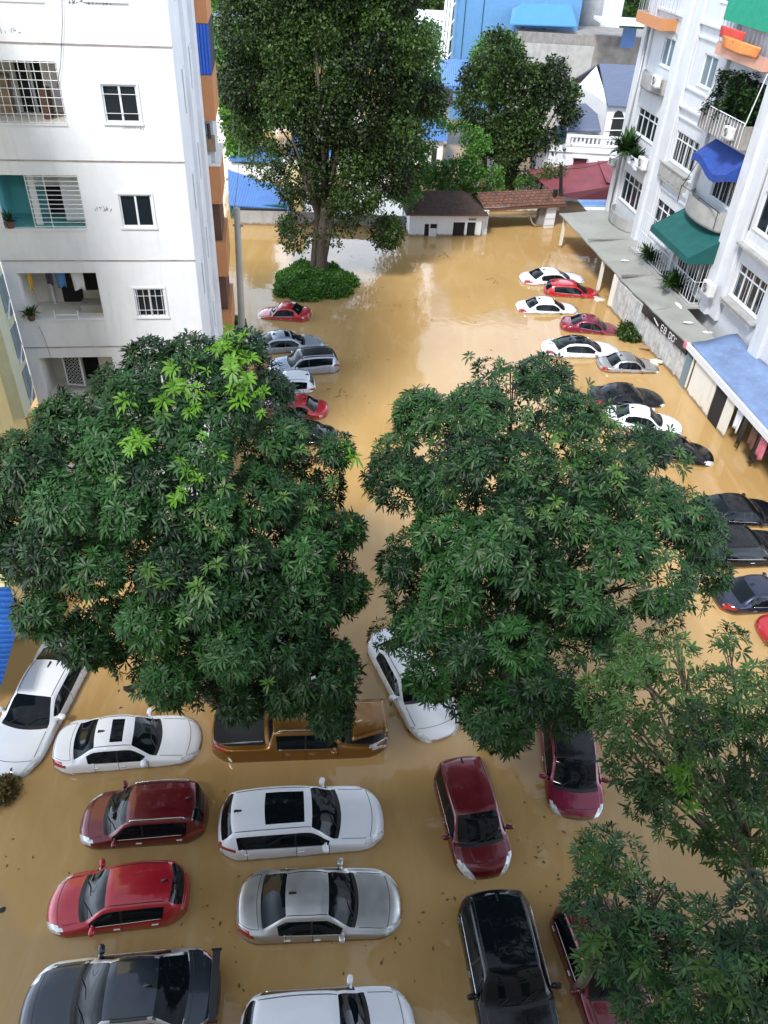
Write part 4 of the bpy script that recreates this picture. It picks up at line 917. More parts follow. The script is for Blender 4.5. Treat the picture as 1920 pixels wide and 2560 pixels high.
# ------------------------------------------------------------------ guardhouse, gate roof, walls and houses beyond the yard
RG = R_(9)
G = thing('guardhouse', 'small white guardhouse with a brown tiled hip roof at the far side of the water', 'guardhouse', (0.73, 62.8, 0), RG)
mb = MB(); wall_holes(mb, 0, 5.83, -1.3, 1.95, [(1.22, 2.25, -1.2, 1.01, .25), (3.54, 4.5, -1.2, 1.15, .25), (4.68, 5.38, -1.2, 1.15, .25)])
mb.quad((0, 0, -1.3), (0, 0, 1.95), (0, 4, 1.95), (0, 4, -1.3)); mb.quad((5.83, 0, -1.3), (5.83, 4, -1.3), (5.83, 4, 1.95), (5.83, 0, 1.95)); mb.quad((0, 4, -1.3), (0, 4, 1.95), (5.83, 4, 1.95), (5.83, 4, -1.3))
mb.build('wall', M['white'], G)
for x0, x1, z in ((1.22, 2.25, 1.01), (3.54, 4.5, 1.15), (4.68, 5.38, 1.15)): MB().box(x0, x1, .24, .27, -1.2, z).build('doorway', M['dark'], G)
mb = MB(); mb.box(1.60, 1.70, .1, .2, -1.2, 1.0); mb.box(1.70, 2.24, .12, .16, -1.2, .62); mb.build('door_leaf', M['frame'], G)
MB().box(4.72, 5.35, -.03, -.002, 1.3, 1.5).build('name_plate', M['steel'], G)
mb = MB(); 
for i in range(5): mb.box(4.76+i*.12, 4.84+i*.12, -.036, -.031, 1.34, 1.46)
mb.build('plate_marks', M['black'], G)
mb = MB(); e = .38; z0 = 1.88; zr = 3.0
P = [(-e, -e, z0), (5.83+e, -e, z0), (5.83+e, 4+e, z0), (-e, 4+e, z0), (1.5, 2, zr), (4.4, 2, zr)]
mb.add(P, [(0, 1, 5, 4), (1, 2, 5), (2, 3, 4, 5), (3, 0, 4)]); ro = mb.build('roof', M['tileB'], G)
MB().box(-e, 5.83+e, -e, 4+e, z0-.12, z0-.003).build('eave', M['brown'], G)
mb = MB(); mb.box(5.95, 6.5, .6, 1.6, -1.3, 1.7); 
for z in (.3, .8, 1.3): mb.box(5.93, 6.53, .57, .6, z, z+.05)
mb.build('side_locker', M['frame'], G)
mb = MB()
for i in range(7): mb.blob((5.9+random.Random(i).uniform(-.5, .4), .2, 1.98), .16, .12, .08)
mb.build('ridge_rubble', M['rock'], G)
GT = thing('gate_roof', 'long narrow red tiled roof bridging the flooded entrance beside the guardhouse', 'gate', (6.55, 64.55, 0), math.atan2(2.5, 7.0))
LG = 7.5
mb = MB(); mb.add([(0, 0, 2.05), (LG, 0, 1.95), (LG, 1.5, 2.75), (0, 1.5, 2.8), (0, 3.0, 2.1), (LG, 3.0, 2.0)], [(0, 1, 2, 3), (3, 2, 5, 4)]); mb.build('roof', M['tileR'], GT)
mb = MB(); mb.box(0, LG, .02, .2, 1.72, 1.93); mb.build('beam', M['brown'], GT)
mb = MB(); mb.box(5.45, 5.95, .5, 1.0, -1.3, 1.72); mb.build('post', M['concreteD'], GT)
mb = MB(); mb.box(6.0, 6.85, .3, 1.1, -1.3, 1.70); 
mb.build('post', M['frame'], GT)
mb = MB()
for z in (.15, .7, 1.2): mb.box(5.98, 6.87, .28, .298, z, z+.03)
mb.tube([(4.6, .6, .9), (5.0, .6, .3), (5.4, .55, .1)], .06, 6); mb.build('post_joint', M['concrete'], GT)
o = MB().box(0, 9.5, 0, .2, -1.3, .42).build('garden_wall', M['cream'], None); o.location = (4.5, 69.6, 0); o.rotation_euler = (0, 0, RG); tag(o, 'low pale garden wall seen in the gap under the gate roof', 'wall')
o = MB().box(0, 4.3, 0, .2, -1.3, 1.15).build('garden_wall', M['concrete'], None); o.location = (-13.3, 63.2, 0); o.rotation_euler = (0, 0, R_(6)); tag(o, 'stained beige wall below the blue roof at the back left of the yard', 'wall')
MB().box(0, 4.2, .05, .25, 1.16, 1.3).build('wall_coping', M['dark'], o)
o = MB().box(0, 9.5, 0, .25, -1.3, 1.0).build('garden_wall', M['concreteD'], None); o.location = (-9.0, 64.1, 0); o.rotation_euler = (0, 0, R_(2)); tag(o, 'dark low wall behind the tall tree, left of the guardhouse', 'wall')
def slab(name, pts, thick, m, label=None, cat=None, parent=None, group=None):
    o = MB().prism(pts, thick).build(name, m, parent)
    if label: tag(o, label, cat, group)
    return o
# maroon canopy and what is under it
t = thing('maroon_canopy', 'large maroon sheet canopy sagging between the gate roof and the right block', 'canopy', (0, 0, 0))
slab('canopy_sheet', [gY(1318, 425, 74), gY(1500, 398, 74.5), gY(1532, 465, 69), gY(1392, 487, 68)], (0, 0, -.08), M['maroon'], parent=t)
slab('hood', [gY(1490, 392, 75), gY(1538, 392, 75), gY(1534, 462, 69.2), gY(1516, 456, 69.2)], (0, 0, .05), M['maroon'], parent=t)
slab('dark_underside', [gY(1392, 488, 68), gY(1532, 467, 69), gY(1530, 500, 69), gY(1440, 498, 68.2)], (0, .06, 0), M['maroonD'], parent=t)  # underside of the canopy, its shade put into a darker maroon
mb = MB(); a_ = gY(1402, 485, 67.6); b_ = gY(1403, 412, 67.6); mb.tube([a_, b_], .16, 8, .13); mb.tube([a_+Vector((-.5, 0, -.3)), a_+Vector((-.45, 0, .35))], .2, 8); tag(mb.build('rusty_flue', M['black'], None), 'black rusty flue pipe standing in front of the maroon canopy', 'pipe')
t = thing('striped_tarpaulin', 'blue and white striped tarpaulin low between the gate post and the right block', 'tarpaulin', (0, 0, 0))
for i in range(5):
    y0, y1 = 499+i*6.5, 499+(i+1)*6.5-.3
    slab('stripe', [gY(1442+i*6, y0, 66.5-.35*i), gY(1532, y0, 66.5-.35*i), gY(1532, y1, 66.15-.35*i), gY(1448+i*6, y1, 66.15-.35*i)], (0, 0, -.03), M['tarp'] if i % 2 == 0 else M['cloth_b'] if i == 1 else M['frame'], parent=t)
# white house
H_ = thing('white_house', 'white two storey house with grey ribbed roofs, a balustrade and a tall arched window', 'house', (0, 0, 0))
Yh = 77.0
def hp(x, y, Y=Yh): return gY(x, y, Y)
e0, e1 = hp(1525, 263), hp(1610, 263); r0, r1 = hp(1505, 166, 82), hp(1612, 166, 82)
zE = e0.z; b0 = hp(1530, 400); xl = hp(1535, 330).x-1.0
mb = MB(); wx0, wx1 = e0.x-.1, e1.x+2
mb.quad((wx0, Yh, -1.3), (wx1, Yh, -1.3), (wx1, Yh, zE), (wx0, Yh, zE))
mb.add([(wx0, Yh, -1.3), (wx0, Yh, zE), (r0.x-.5, 82, r0.z), (wx0, 87, zE), (wx0, 87, -1.3)], [(0, 1, 2, 3, 4)]); mb.quad((wx1, Yh, -1.3), (wx1, 87, -1.3), (wx1, 87, zE), (wx1, Yh, zE)); mb.quad((wx0, 87, -1.3), (wx0, 87, zE), (wx1, 87, zE), (wx1, 87, -1.3))
gx = hp(1456, 212, 82).x
mb.add([(wx0, Yh+.3, zE), (gx-.3, 82, hp(1457, 212, 82).z), (r0.x-.5, 82, r0.z), (wx0, Yh+.3, -1.3), (gx-.3, 82, -1.3)], [(0, 2, 1), (0, 1, 4, 3)])
mb.build('wall', M['white'], H_)
slab('roof', [(e0.x-.25, Yh-.3, zE-.1), (wx1, Yh-.3, zE-.1), (wx1, 82, r0.z+.1), (r0.x-.3, 82, r0.z+.1)], (0, 0, .14), M['tileG'], parent=H_)
slab('rear_roof', [(r0.x-.3, 82.01, r0.z+.1), (wx1, 82.01, r0.z+.1), (wx1, 87.3, zE-.1), (gx-.2, 87.3, zE-.1)], (0, 0, .14), M['tileG'], parent=H_)
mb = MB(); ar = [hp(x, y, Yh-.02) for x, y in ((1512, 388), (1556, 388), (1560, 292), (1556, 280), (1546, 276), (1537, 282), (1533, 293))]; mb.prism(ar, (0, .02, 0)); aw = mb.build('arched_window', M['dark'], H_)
mb = MB()
for y in (296, 326, 352, 376, 383): a_, b_ = hp(1512 if y > 300 else 1528, y, Yh-.06), hp(1562, y, Yh-.06); mb.tube([a_, b_], .05, 5)
mb.build('window_bars', M['frame'], aw)
Yl = 74.0
f0, f1 = hp(1340, 370, Yl), hp(1545, 365, Yl); bt = hp(1418, 336, Yl); bb = hp(1418, 364, Yl)
mb = MB(); mb.box(f0.x+1.2, f1.x, Yl, Yl+.3, -1.3, bb.z); mb.box(bt.x, f1.x, Yl-.05, Yl+.25, bb.z+.001, bb.z+.18); mb.box(bt.x, f1.x, Yl-.05, Yl+.25, bt.z-.18, bt.z)
mb.box(f0.x, f0.x+1.2, Yl+.6, Yl+.9, -1.3, bb.z+.8); mb.box(f0.x+.2, bt.x+2, Yl+.31, Yl+3.0, -1.3, bb.z-.05)
x = bt.x+.1
while x < f1.x-.3: mb.box(x, x+.16, Yl, Yl+.16, bb.z+.181, bt.z-.181); x += .36
mb.box(bt.x, bt.x+.35, Yl-.06, Yl+.28, bb.z+.18, bt.z-.18); mb.build('terrace', M['white'], H_)
mb = MB(); mb.box(f0.x+1.0, f1.x, Yl-.12, Yl-.001, bb.z-.5, bb.z-.4); mb.box(hp(1432, 392, Yl).x, hp(1470, 392, Yl).x, Yl-.3, Yl-.001, hp(1440, 393, Yl).z, hp(1440, 390, Yl).z); mb.build('cornice', M['frame'], H_)
a_, b_ = hp(1435, 396, Yl-.03), hp(1463, 420, Yl-.03); MB().box(a_.x, b_.x, Yl-.03, Yl-.001, b_.z, a_.z).build('door', M['maroonD'], H_)
slab('lower_roof', [hp(1418, 331, 75.5), hp(1502, 331, 75.5), hp(1488, 262, 80.5), hp(1445, 262, 80.5)], (0, 0, .12), M['tileG'], parent=H_)
slab('lower_roof', [hp(1385, 350, 74.8), hp(1417, 352, 74.8), hp(1417, 322, 77), hp(1390, 318, 77)], (0, 0, .1), M['bluesheet'], parent=H_)
mb = MB()
for k in range(9):
    y = 268+k*7.2; Yk = 80.5-5*(k+.5)/9; mb.tube([hp(1446-k*2.8, y, Yk-.1), hp(1489+k*1.2, y, Yk-.1)], .035, 4)
mb.build('snow_bars', M['steel'], H_)
# blue building
U = thing('blue_building', 'tall light blue building with a flared blue metal awning at the top of the picture', 'building', (0, 0, 0))
Yb = 104.0
a_ = gY(1140, 70, Yb); b_ = gY(1445, 70, Yb); zb_ = gY(1135, 165, Yb).z
mb = MB(); mb.box(a_.x, b_.x, Yb, Yb+9, -1.3, 26); mb.build('wall', M['bluesky'], U)
mb = MB(); 
for px in (1160, 1205): p = gY(px, 60, Yb); mb.tube([(p.x, Yb-.04, zb_-1), (p.x, Yb-.04, 25.9)], .05, 4)
mb.build('drain_pipe', M['greenfab'], U)
q = [gY(1303, 11, Yb-.02), gY(1428, 14, Yb-.02), gY(1442, 68, Yb-3.2), gY(1276, 62, Yb-3.2)]
mb = MB(); mb.prism(q, (0, 0, .12)); mb.build('awning', M['bluepale'], U)
slab('awning_side', [gY(1303, 11, Yb-.02), gY(1276, 62, Yb-3.2), gY(1282, 22, Yb-.3)], (-.05, 0, 0), M['bluesky'], parent=U)
def bbox(n_, x0, x1, y0, y1, m, d=.15, Y=None): 
    Y = Y or Yb; a_, b_ = gY(x0, y0, Y-.05), gY(x1, y1, Y-.05); return MB().box(a_.x, b_.x, Y-.05-d, Y-.03, b_.z, a_.z).build(n_, m, U)
bbox('window', 1265, 1322, 92, 112, M['dark']); bbox('window', 1326, 1340, 70, 112, M['dark']); bbox('column', 1341, 1350, 70, 112, M['bluesky'], .4); bbox('window', 1351, 1357, 70, 112, M['dark'])
bbox('red_motor', 1290, 1322, 84, 93, M['cloth_r'], .6); bbox('hoist_rod', 1303, 1305, 66, 86, M['maroonD'], .6)
mb = MB()
for px in (1112, 1120, 1128): p0 = gY(px, 0, Yb-1); mb.tube([(p0.x, Yb-1, zb_-.5), (p0.x+.3, Yb-1, 18)], .16, 6)
for k in range(6): z = zb_+k*1.6; p0 = gY(1110, 60, Yb-1); mb.tube([(p0.x, Yb-1, z), (p0.x+1.1, Yb-1, z+1.5)], .07, 5)
mb.build('white_scaffold', M['frame'], U)
slab('blue_roof', [gY(1072, 214, 88), gY(1175, 214, 88), gY(1185, 148, 98), gY(1098, 148, 98)], (0, 0, -.15), M['bluesheet'], 'flat bright blue metal roof below the light blue building, between the two big trees', 'roof')
# grey weathered house
U2 = thing('concrete_house', 'old grey unrendered concrete house with streaked walls behind the round tree', 'house', (0, 0, 0))
Yc = 101.0; a_ = gY(1345, 70, Yc); b_ = gY(1615, 75, Yc)
MB().box(gY(1292, 150, 99).x, b_.x+2, Yc, Yc+8, -1.3, a_.z-.4).build('wall', M['concreteD'], U2)
MB().box(gY(1292, 150, 99).x, gY(1480, 150, 99).x, 99, 99.2, -1.3, gY(1400, 112, 99).z).build('yard_wall', M['concrete'], U2)
a2 = gY(1500, 58, 97); MB().box(a2.x, a2.x+9, 96, Yc, a2.z, a2.z+.25).build('ledge', M['frame'], U2)
slab('blue_sheet', [gY(1560, 66, 99.9), gY(1592, 72, 99.9), gY(1585, 120, 99.9), gY(1548, 118, 99.9)], (0, .05, 0), M['bluesheet'], parent=U2)
MB().box(gY(1385, 95, 100).x, gY(1460, 95, 100).x, 100.9, 100.97, gY(1400, 145, 100).z, gY(1400, 90, 100).z).build('damp_patch', M['concreteD'], U2)
mb = MB(); p = gY(1468, 52, 112); mb.tube([(p.x, 112, p.z-2), (p.x, 112, p.z+3.6)], 1.6, 20); tag(mb.build('water_tank', M['concrete'], None, smooth=True), 'pale round water tank on the roof behind the grey concrete house', 'tank')
mb = MB(); p = gY(1490, 55, 116); mb.box(p.x, p.x+3, 116, 119, -1, p.z+3.2); tag(mb.build('rooftop_hut', M['frame'], None), 'small white rooftop hut with louvres right of the round tank', 'hut')
# back left: blue roofs and pale houses
t = thing('blue_roofed_shed', 'shed with a wide bright blue sheet roof at the back left behind the tall tree', 'shed', (0, 0, 0))
slab('roof', [gY(572, 512, 64), gY(722, 524, 64.5), gY(716, 470, 67), gY(570, 424, 69)], (0, 0, -.1), M['bluesheet'], parent=t)
p = gY(572, 520, 64.2); MB().box(p.x, p.x+4.6, 64.6, 68.5, -1.3, 1.25).build('wall', M['greenfab'], t)
o = MB().box(0, 1.6, 0, 2, -1.3, 3.3).build('yellow_pier', M['yellow'], None); o.location = gY(708, 500, 67)*1; o.location.z = 0; tag(o, 'yellow painted wall end beside the blue shed roof behind the tall tree', 'wall')
t = thing('blue_roofed_shed', 'smaller blue roofed shed behind the first, partly hidden by leaves', 'shed', (0, 0, 0))
slab('roof', [gY(574, 400, 76), gY(700, 404, 76), gY(690, 362, 80), gY(578, 368, 80)], (0, 0, -.12), M['bluesheet'], parent=t); p = gY(574, 402, 76); MB().box(p.x, p.x+5, 76.3, 80, -1.3, p.z-.3).build('wall', M['frame'], t)
def pale_house(label, x0, x1, yt, Y, d, m, rm, hr=1.2):
    a_, b_ = gY(x0, yt, Y), gY(x1, yt, Y); t = thing('pale_house', label, 'house', (0, 0, 0))
    MB().box(a_.x, b_.x, Y, Y+d, -1.3, a_.z).build('wall', m, t)
    xm = a_.x-.3, b_.x+.3; mb = MB(); mb.add([(xm[0], Y-.4, a_.z), (xm[1], Y-.4, a_.z), (xm[1], Y+d/2, a_.z+hr), (xm[0], Y+d/2, a_.z+hr), (xm[0], Y+d+.4, a_.z), (xm[1], Y+d+.4, a_.z)], [(0, 1, 2, 3), (3, 2, 5, 4), (1, 5, 2), (0, 3, 4), (0, 4, 5, 1)]); mb.build('roof', rm, t)
    for i in range(3):
        x = a_.x+(b_.x-a_.x)*(i+.3)/3.2; MB().box(x, x+(b_.x-a_.x)*.13, Y-.03, Y-.001, a_.z-2.2, a_.z-.8).build('window', M['dark'], t)
    return t
pale_house('pale grey house at the very top left beside the orange balconies', 540, 640, 40, 118, 9, M['concrete'], M['tileG'])
pale_house('white house glimpsed through the lower leaves of the tall tree', 730, 860, 385, 80, 6, M['frame'], M['bluesheet'])
pale_house('pale house behind the right edge of the tall tree, left of the water gap', 1010, 1110, 345, 84, 6, M['frame'], M['bluesheet'])
pale_house('small pale house with a dark gable right of the tall tree', 1070, 1125, 262, 92, 5, M['cream'], M['concreteD'])
pale_house('far white house at the top between the tall tree and the light blue building', 1040, 1105, 60, 116, 8, M['frame'], M['frame'])
pale_house('small red roofed house peeping out beside the white house', 1430, 1462, 256, 90, 5, M['concrete'], M['tileR'])
# ------------------------------------------------------------------ trees
def inside(p, poly):
    x, y = p; c = False; n = len(poly)
    for i in range(n):
        x1, y1 = poly[i]; x2, y2 = poly[(i+1) % n]
        if (y1 > y) != (y2 > y) and x < (x2-x1)*(y-y1)/(y2-y1)+x1: c = not c
    return c
def edge_dist(p, poly):
    best = 1e9; P = np.array(p, float)
    for i in range(len(poly)):
        a = np.array(poly[i], float); b = np.array(poly[(i+1) % len(poly)], float); t = np.clip(np.dot(P-a, b-a)/np.dot(b-a, b-a), 0, 1)
        best = min(best, np.linalg.norm(P-(a+(b-a)*t)))
    return best
def crown_lumps(poly, t0, depth, spacing, seed, rmul=.72, back=True):
    """lobes of the crown: spread over its outline as surveyed from the window, each pushed to the near or far side of a thick dome"""
    r = random.Random(seed); xs = [p[0] for p in poly]; ys = [p[1] for p in poly]; pts = []
    for _ in range(6000):
        p = (r.uniform(min(xs), max(xs)), r.uniform(min(ys), max(ys)))
        if not inside(p, poly): continue
        d = edge_dist(p, poly)
        if d < spacing*.27: continue
        if all((p[0]-q[0])**2+(p[1]-q[1])**2 > spacing**2 for q in pts): pts.append(p)
    dmax = max(edge_dist(p, poly) for p in pts); L_ = []
    for p in pts:
        d = edge_dist(p, poly)/dmax; bul = math.sqrt(max(0, 1-(1-min(1, d*1.05))**2)); v = ray(*p); v = v/np.linalg.norm(v)
        rr_ = spacing*rmul*r.uniform(.85, 1.25)
        for sgn in ((-1, 1) if back else (-1,)):
            t = t0+sgn*depth*bul*r.uniform(.78, 1.0)*(1 if sgn < 0 else .8)
            rad = min(rr_, edge_dist(p, poly)*1.0+spacing*.12)*t/FPX*1.06
            L_.append((np.array(CAM)+v*t, max(rad, .25), sgn))
    return L_
def unit(a): return a/np.maximum(np.linalg.norm(a, axis=-1, keepdims=True), 1e-9)
def mesh_np(name, V, F3, F4, mat, parent, tint=None, smooth=True):
    me = bpy.data.meshes.new(name); nv = len(V); me.vertices.add(nv); me.vertices.foreach_set('co', V.astype(np.float32).ravel())
    nl = F3.size+F4.size; me.loops.add(nl); me.loops.foreach_set('vertex_index', np.concatenate([F3.ravel(), F4.ravel()]).astype(np.int32))
    npoly = len(F3)+len(F4); me.polygons.add(npoly)
    st = np.concatenate([np.arange(len(F3))*3, F3.size+np.arange(len(F4))*4]).astype(np.int32)
    me.polygons.foreach_set('loop_start', st)
    me.polygons.foreach_set('use_smooth', np.full(npoly, smooth))
    me.materials.append(mat)
    if tint is not None:
        at = me.attributes.new('tint', 'FLOAT', 'POINT'); at.data.foreach_set('value', tint.astype(np.float32))
    me.update(calc_edges=True); me.validate()
    o = bpy.data.objects.new(name, me); col.objects.link(o)
    if parent: o.parent = parent
    return o
def rosettes(rng, C, Nrm, k, ln, wd, tintbase, droop=.35):
    """whorls of k lance-shaped leaves round each twig end"""
    n = len(C); a = unit(np.cross(Nrm, rng.normal(size=(n, 3)))); b = np.cross(Nrm, a)
    ang = (np.arange(k)[None, :]+rng.uniform(-.25, .25, (n, k)))*2*np.pi/k+rng.uniform(0, 6.28, (n, 1))
    th = np.radians(rng.uniform(52, 98, (n, k)))
    th[:, ::3] *= .72
    rad = a[:, None]*np.cos(ang)[..., None]+b[:, None]*np.sin(ang)[..., None]
    d = Nrm[:, None]*np.cos(th)[..., None]+rad*np.sin(th)[..., None]
    l = ln*rng.uniform(.62, 1.15, (n, k))[..., None]*rng.uniform(.6, 1.22, (n, 1))[..., None]; dn_ = np.array([0, 0, -1.0])
    side = unit(np.cross(d, Nrm[:, None]+1e-3)); up_ = np.cross(side, d); w_ = wd*l/ln
    base = np.repeat(C[:, None], k, 1)+d*.02; p1 = base+d*l*.35+dn_*droop*l*.06; p2 = base+d*l*.72+dn_*droop*l*.28; tip = base+d*l*.98+dn_*droop*l*.62
    V = np.stack([base, p1-side*w_*.5+up_*w_*.13, p1, p1+side*w_*.5+up_*w_*.13, p2-side*w_*.42+up_*w_*.11, p2, p2+side*w_*.42+up_*w_*.11, tip], 2).reshape(-1, 3)
    m = n*k; o = (np.arange(m)*8)[:, None]
    F3 = np.concatenate([o+np.array([[0, 2, 1]]), o+np.array([[0, 3, 2]]), o+np.array([[4, 5, 7]]), o+np.array([[5, 6, 7]])]); F4 = np.concatenate([o+np.array([[1, 2, 5, 4]]), o+np.array([[2, 3, 6, 5]])])
    ti = np.clip(tintbase[:, None]+rng.normal(0, .16, (n, k)), 0, 1); return V, F3, F4, np.repeat(ti.ravel(), 8)
def smallleaves(rng, C, Nrm, k, ln, wd, tintbase, spread):
    n = len(C); pos = C[:, None]+rng.normal(0, spread, (n, k, 3)); d = unit(rng.normal(size=(n, k, 3))+Nrm[:, None]*.6+np.array([0, 0, -.5])); s_ = unit(np.cross(d, rng.normal(size=(n, k, 3))+Nrm[:, None]))
    l = ln*rng.uniform(.6, 1.3, (n, k))[..., None]; w_ = wd*l/ln
    V = np.stack([pos, pos+d*l*.5-s_*w_*.5, pos+d*l*.5+s_*w_*.5, pos+d*l], 2).reshape(-1, 3); m = n*k; o = (np.arange(m)*4)[:, None]
    F4 = o+np.array([[0, 2, 3, 1]]); ti = np.clip(tintbase[:, None]+rng.normal(0, .2, (n, k)), 0, 1)
    return V, np.zeros((0, 3), int), F4, np.repeat(ti.ravel(), 4)
def lump_points(rng, lumps, dens, centre, squash=.8, holes=(), jit=.28, backf=.5):
    C, Nn, T = [], [], []
    for c, r, sg in lumps:
        n = max(6, int(dens*r*r*(1 if sg < 0 else backf))); u = unit(rng.normal(size=(n, 3))); out_ = unit(c-centre)
        keep = (u @ out_ > -.55) | (u[:, 2] > .1); u = u[keep]; n = len(u)
        rad = r*(1-jit*rng.uniform(0, 1, (n, 1))**1.5); p = c+u*rad*np.array([1, 1, squash]); N_ = unit(u+out_*.35+np.array([0, 0, .55]))
        tb = rng.uniform(.12, .85); C.append(p); Nn.append(N_); T.append(np.clip(tb+rng.normal(0, .14, n), 0, 1))
    C = np.concatenate(C); Nn = np.concatenate(Nn); T = np.concatenate(T)
    if holes:
        A_ = np.array(AX); cc = (C-np.array(CAM)) @ A_; px = 960+FPX*cc[:, 0]/cc[:, 2]; py = 1280+FPX*cc[:, 1]/cc[:, 2]; keep = np.ones(len(C), bool)
        for hx, hy, hr, pr in holes: keep &= ~(((px-hx)**2+(py-hy)**2 < hr*hr) & (rng.uniform(size=len(C)) < pr))
        C, Nn, T = C[keep], Nn[keep], T[keep]
    return C, Nn, T
def limbs(t, base, fork, lumps, r0, mat, seed, nmax=26, bow=.18):
    r = random.Random(seed); base = Vector(base); fork = Vector(fork)
    mb = MB(); k = 8; pts = [base.lerp(fork, i/k)+Vector((math.sin(i*1.1+seed)*.06, math.cos(i*.9+seed)*.06, 0))*(i > 0) for i in range(k+1)]
    mb.tube(pts, r0, 12, r0*.72); mb.build('trunk', mat, t, smooth=True)
    ls = sorted(lumps, key=lambda q: r.random())[:nmax]; mb = MB()
    for c, rad, sg in ls:
        c = Vector(c); s_ = base.lerp(fork, r.uniform(.72, 1.0)); mid = s_.lerp(c, .5)+Vector((r.uniform(-1, 1), r.uniform(-1, 1), r.uniform(-.2, 1)))*bow*(c-s_).length*.5
        pts = [s_.lerp(mid, .5)+(mid-s_.lerp(c, .5))*.3, mid, mid.lerp(c, .5)+Vector((0, 0, .08)), c]; pts = [s_]+pts
        mb.tube(pts, r0*r.uniform(.22, .4), 6, .02)
        for q in range(5):
            e = c+Vector((r.uniform(-1, 1), r.uniform(-1, 1), r.uniform(-.6, 1))).normalized()*rad*.9; mb.tube([mid.lerp(c, r.uniform(.3, .95)), c.lerp(e, .5)+Vector((0, 0, .04)), e], .022, 4, .008)
    mb.build('branch', mat, t, smooth=True)
def big_tree(name, label, poly, t0, depth, spacing, seed, dens, k, ln, wd, mat, base, fork, r0, holes=(), young=(), barkm='bark', nmax=26, back=True, backf=.5, squash=.85, fill=False):
    rng = np.random.default_rng(seed); t = thing(name, label, 'tree', (0, 0, 0)); lumps = crown_lumps(poly, t0, depth, spacing, seed, .60 if fill else .72, back=back)
    if fill: lumps += [(c, r*.9, 1) for c, r, _ in crown_lumps(poly, t0+.6, depth*.1, spacing*.75, seed+100, back=False)]+[(c, r*.8, 1) for c, r, _ in crown_lumps(poly, t0+.2, depth*.38, spacing*.75, seed+200, back=False)]
    lumps = [l for l in lumps if l[1] > .42] if fill else lumps
    centre = np.mean([l[0] for l in lumps], 0); C, Nn, T = lump_points(rng, lumps, dens, centre, squash, holes, backf=backf)
    V, F3, F4, ti = rosettes(rng, C, Nn, k, ln, wd, T); mesh_np('crown', V, F3, F4, M[mat], t, ti)
    for grp, (mn, spots) in enumerate(young):
        YC, YN = [], []
        for hx, hy, hr, n in spots:
            for _ in range(n):
                a = rng.uniform(0, 6.28); q = hr*math.sqrt(rng.uniform()); p = (hx+q*math.cos(a), hy+q*math.sin(a)); v = ray(*p); v = v/np.linalg.norm(v)
                # meets the crown surface: nearest leaf whorl along this direction
                w_ = C-np.array(CAM); tt = w_ @ v; dd = np.linalg.norm(w_-tt[:, None]*v, axis=1); m_ = dd < .45
                
                if not m_.any(): continue
                tn = tt[m_].min()+rng.uniform(-.12, .15); YC.append(np.array(CAM)+v*tn); YN.append(unit(rng.normal(size=3)*.35+np.array([0, -.45, .8])))
        if YC: V, F3, F4, ti = rosettes(rng, np.array(YC), np.array(YN), k+1, ln*1.1, wd*1.1, rng.uniform(.2, .9, len(YC)), .55); mesh_np('young_foliage', V, F3, F4, M[mn], t, ti)
    limbs(t, base, fork, [l for l in lumps], r0, M[barkm], seed, nmax)
    return t
def fine_tree(name, label, cat, poly, t0, depth, spacing, seed, dens, k, ln, wd, mat, base=None, fork=None, r0=.3, holes=(), spread=.12, barkm='bark', nmax=14, rmul=.62, squash=.95, backf=.5, group=None, jit=.5):
    rng = np.random.default_rng(seed); t = thing(name, label, cat, (0, 0, 0), group=group); lumps = crown_lumps(poly, t0, depth, spacing, seed, rmul); centre = np.mean([l[0] for l in lumps], 0)
    C, Nn, T = lump_points(rng, lumps, dens, centre, squash, holes, jit=jit, backf=backf); V, F3, F4, ti = smallleaves(rng, C, Nn, k, ln, wd, T, spread); mesh_np('crown', V, F3, F4, M[mat], t, ti, smooth=False)
    if base is None: b_ = centre.copy(); b_[2] = -1.2; base = b_; f_ = centre.copy(); f_[2] = max(.3, centre[2]-1.5); fork = f_
    limbs(t, base, fork, lumps, r0, M[barkm], seed, nmax); return t
M['leafS'] = leafmat('leaf_sparse_tree', (.040, .105, .030), .6)
P1 = [(330, 875), (400, 840), (470, 850), (560, 828), (640, 840), (690, 862), (704, 930), (722, 992), (800, 1038), (858, 1092), (882, 1140), (855, 1200), (880, 1290), (928, 1370), (905, 1450), (905, 1520), (868, 1575), (885, 1680), (884, 1775), (835, 1835), (770, 1800), (690, 1760), (640, 1800), (560, 1785), (490, 1805), (430, 1770), (350, 1740), (290, 1665), (200, 1655), (110, 1600), (20, 1520), (-60, 1400), (-60, 1150), (-10, 1060), (80, 1010), (200, 1000), (240, 930)]
big_tree('whorled_leaf_tree', 'big broad tree with dark whorled leaves and lime green new growth, left foreground', P1, 20.8, 4.2, 110, 1, 350, 9, .225, .052, 'leafD', (-5.3, 16.6, -1.2), (-5.2, 16.2, 5.2), .30, fill=True,
         young=(('leafY', ((585, 870, 52, 18), (470, 975, 75, 13), (600, 950, 60, 8), (345, 1105, 30, 8), (460, 1190, 45, 5), (640, 985, 55, 6), (315, 985, 28, 3), (520, 1130, 44, 4), (420, 1270, 30, 2), (890, 1120, 26, 2))), ('leafL', ((520, 1250, 330, 16), (760, 1200, 120, 6), (560, 1500, 240, 8)))))
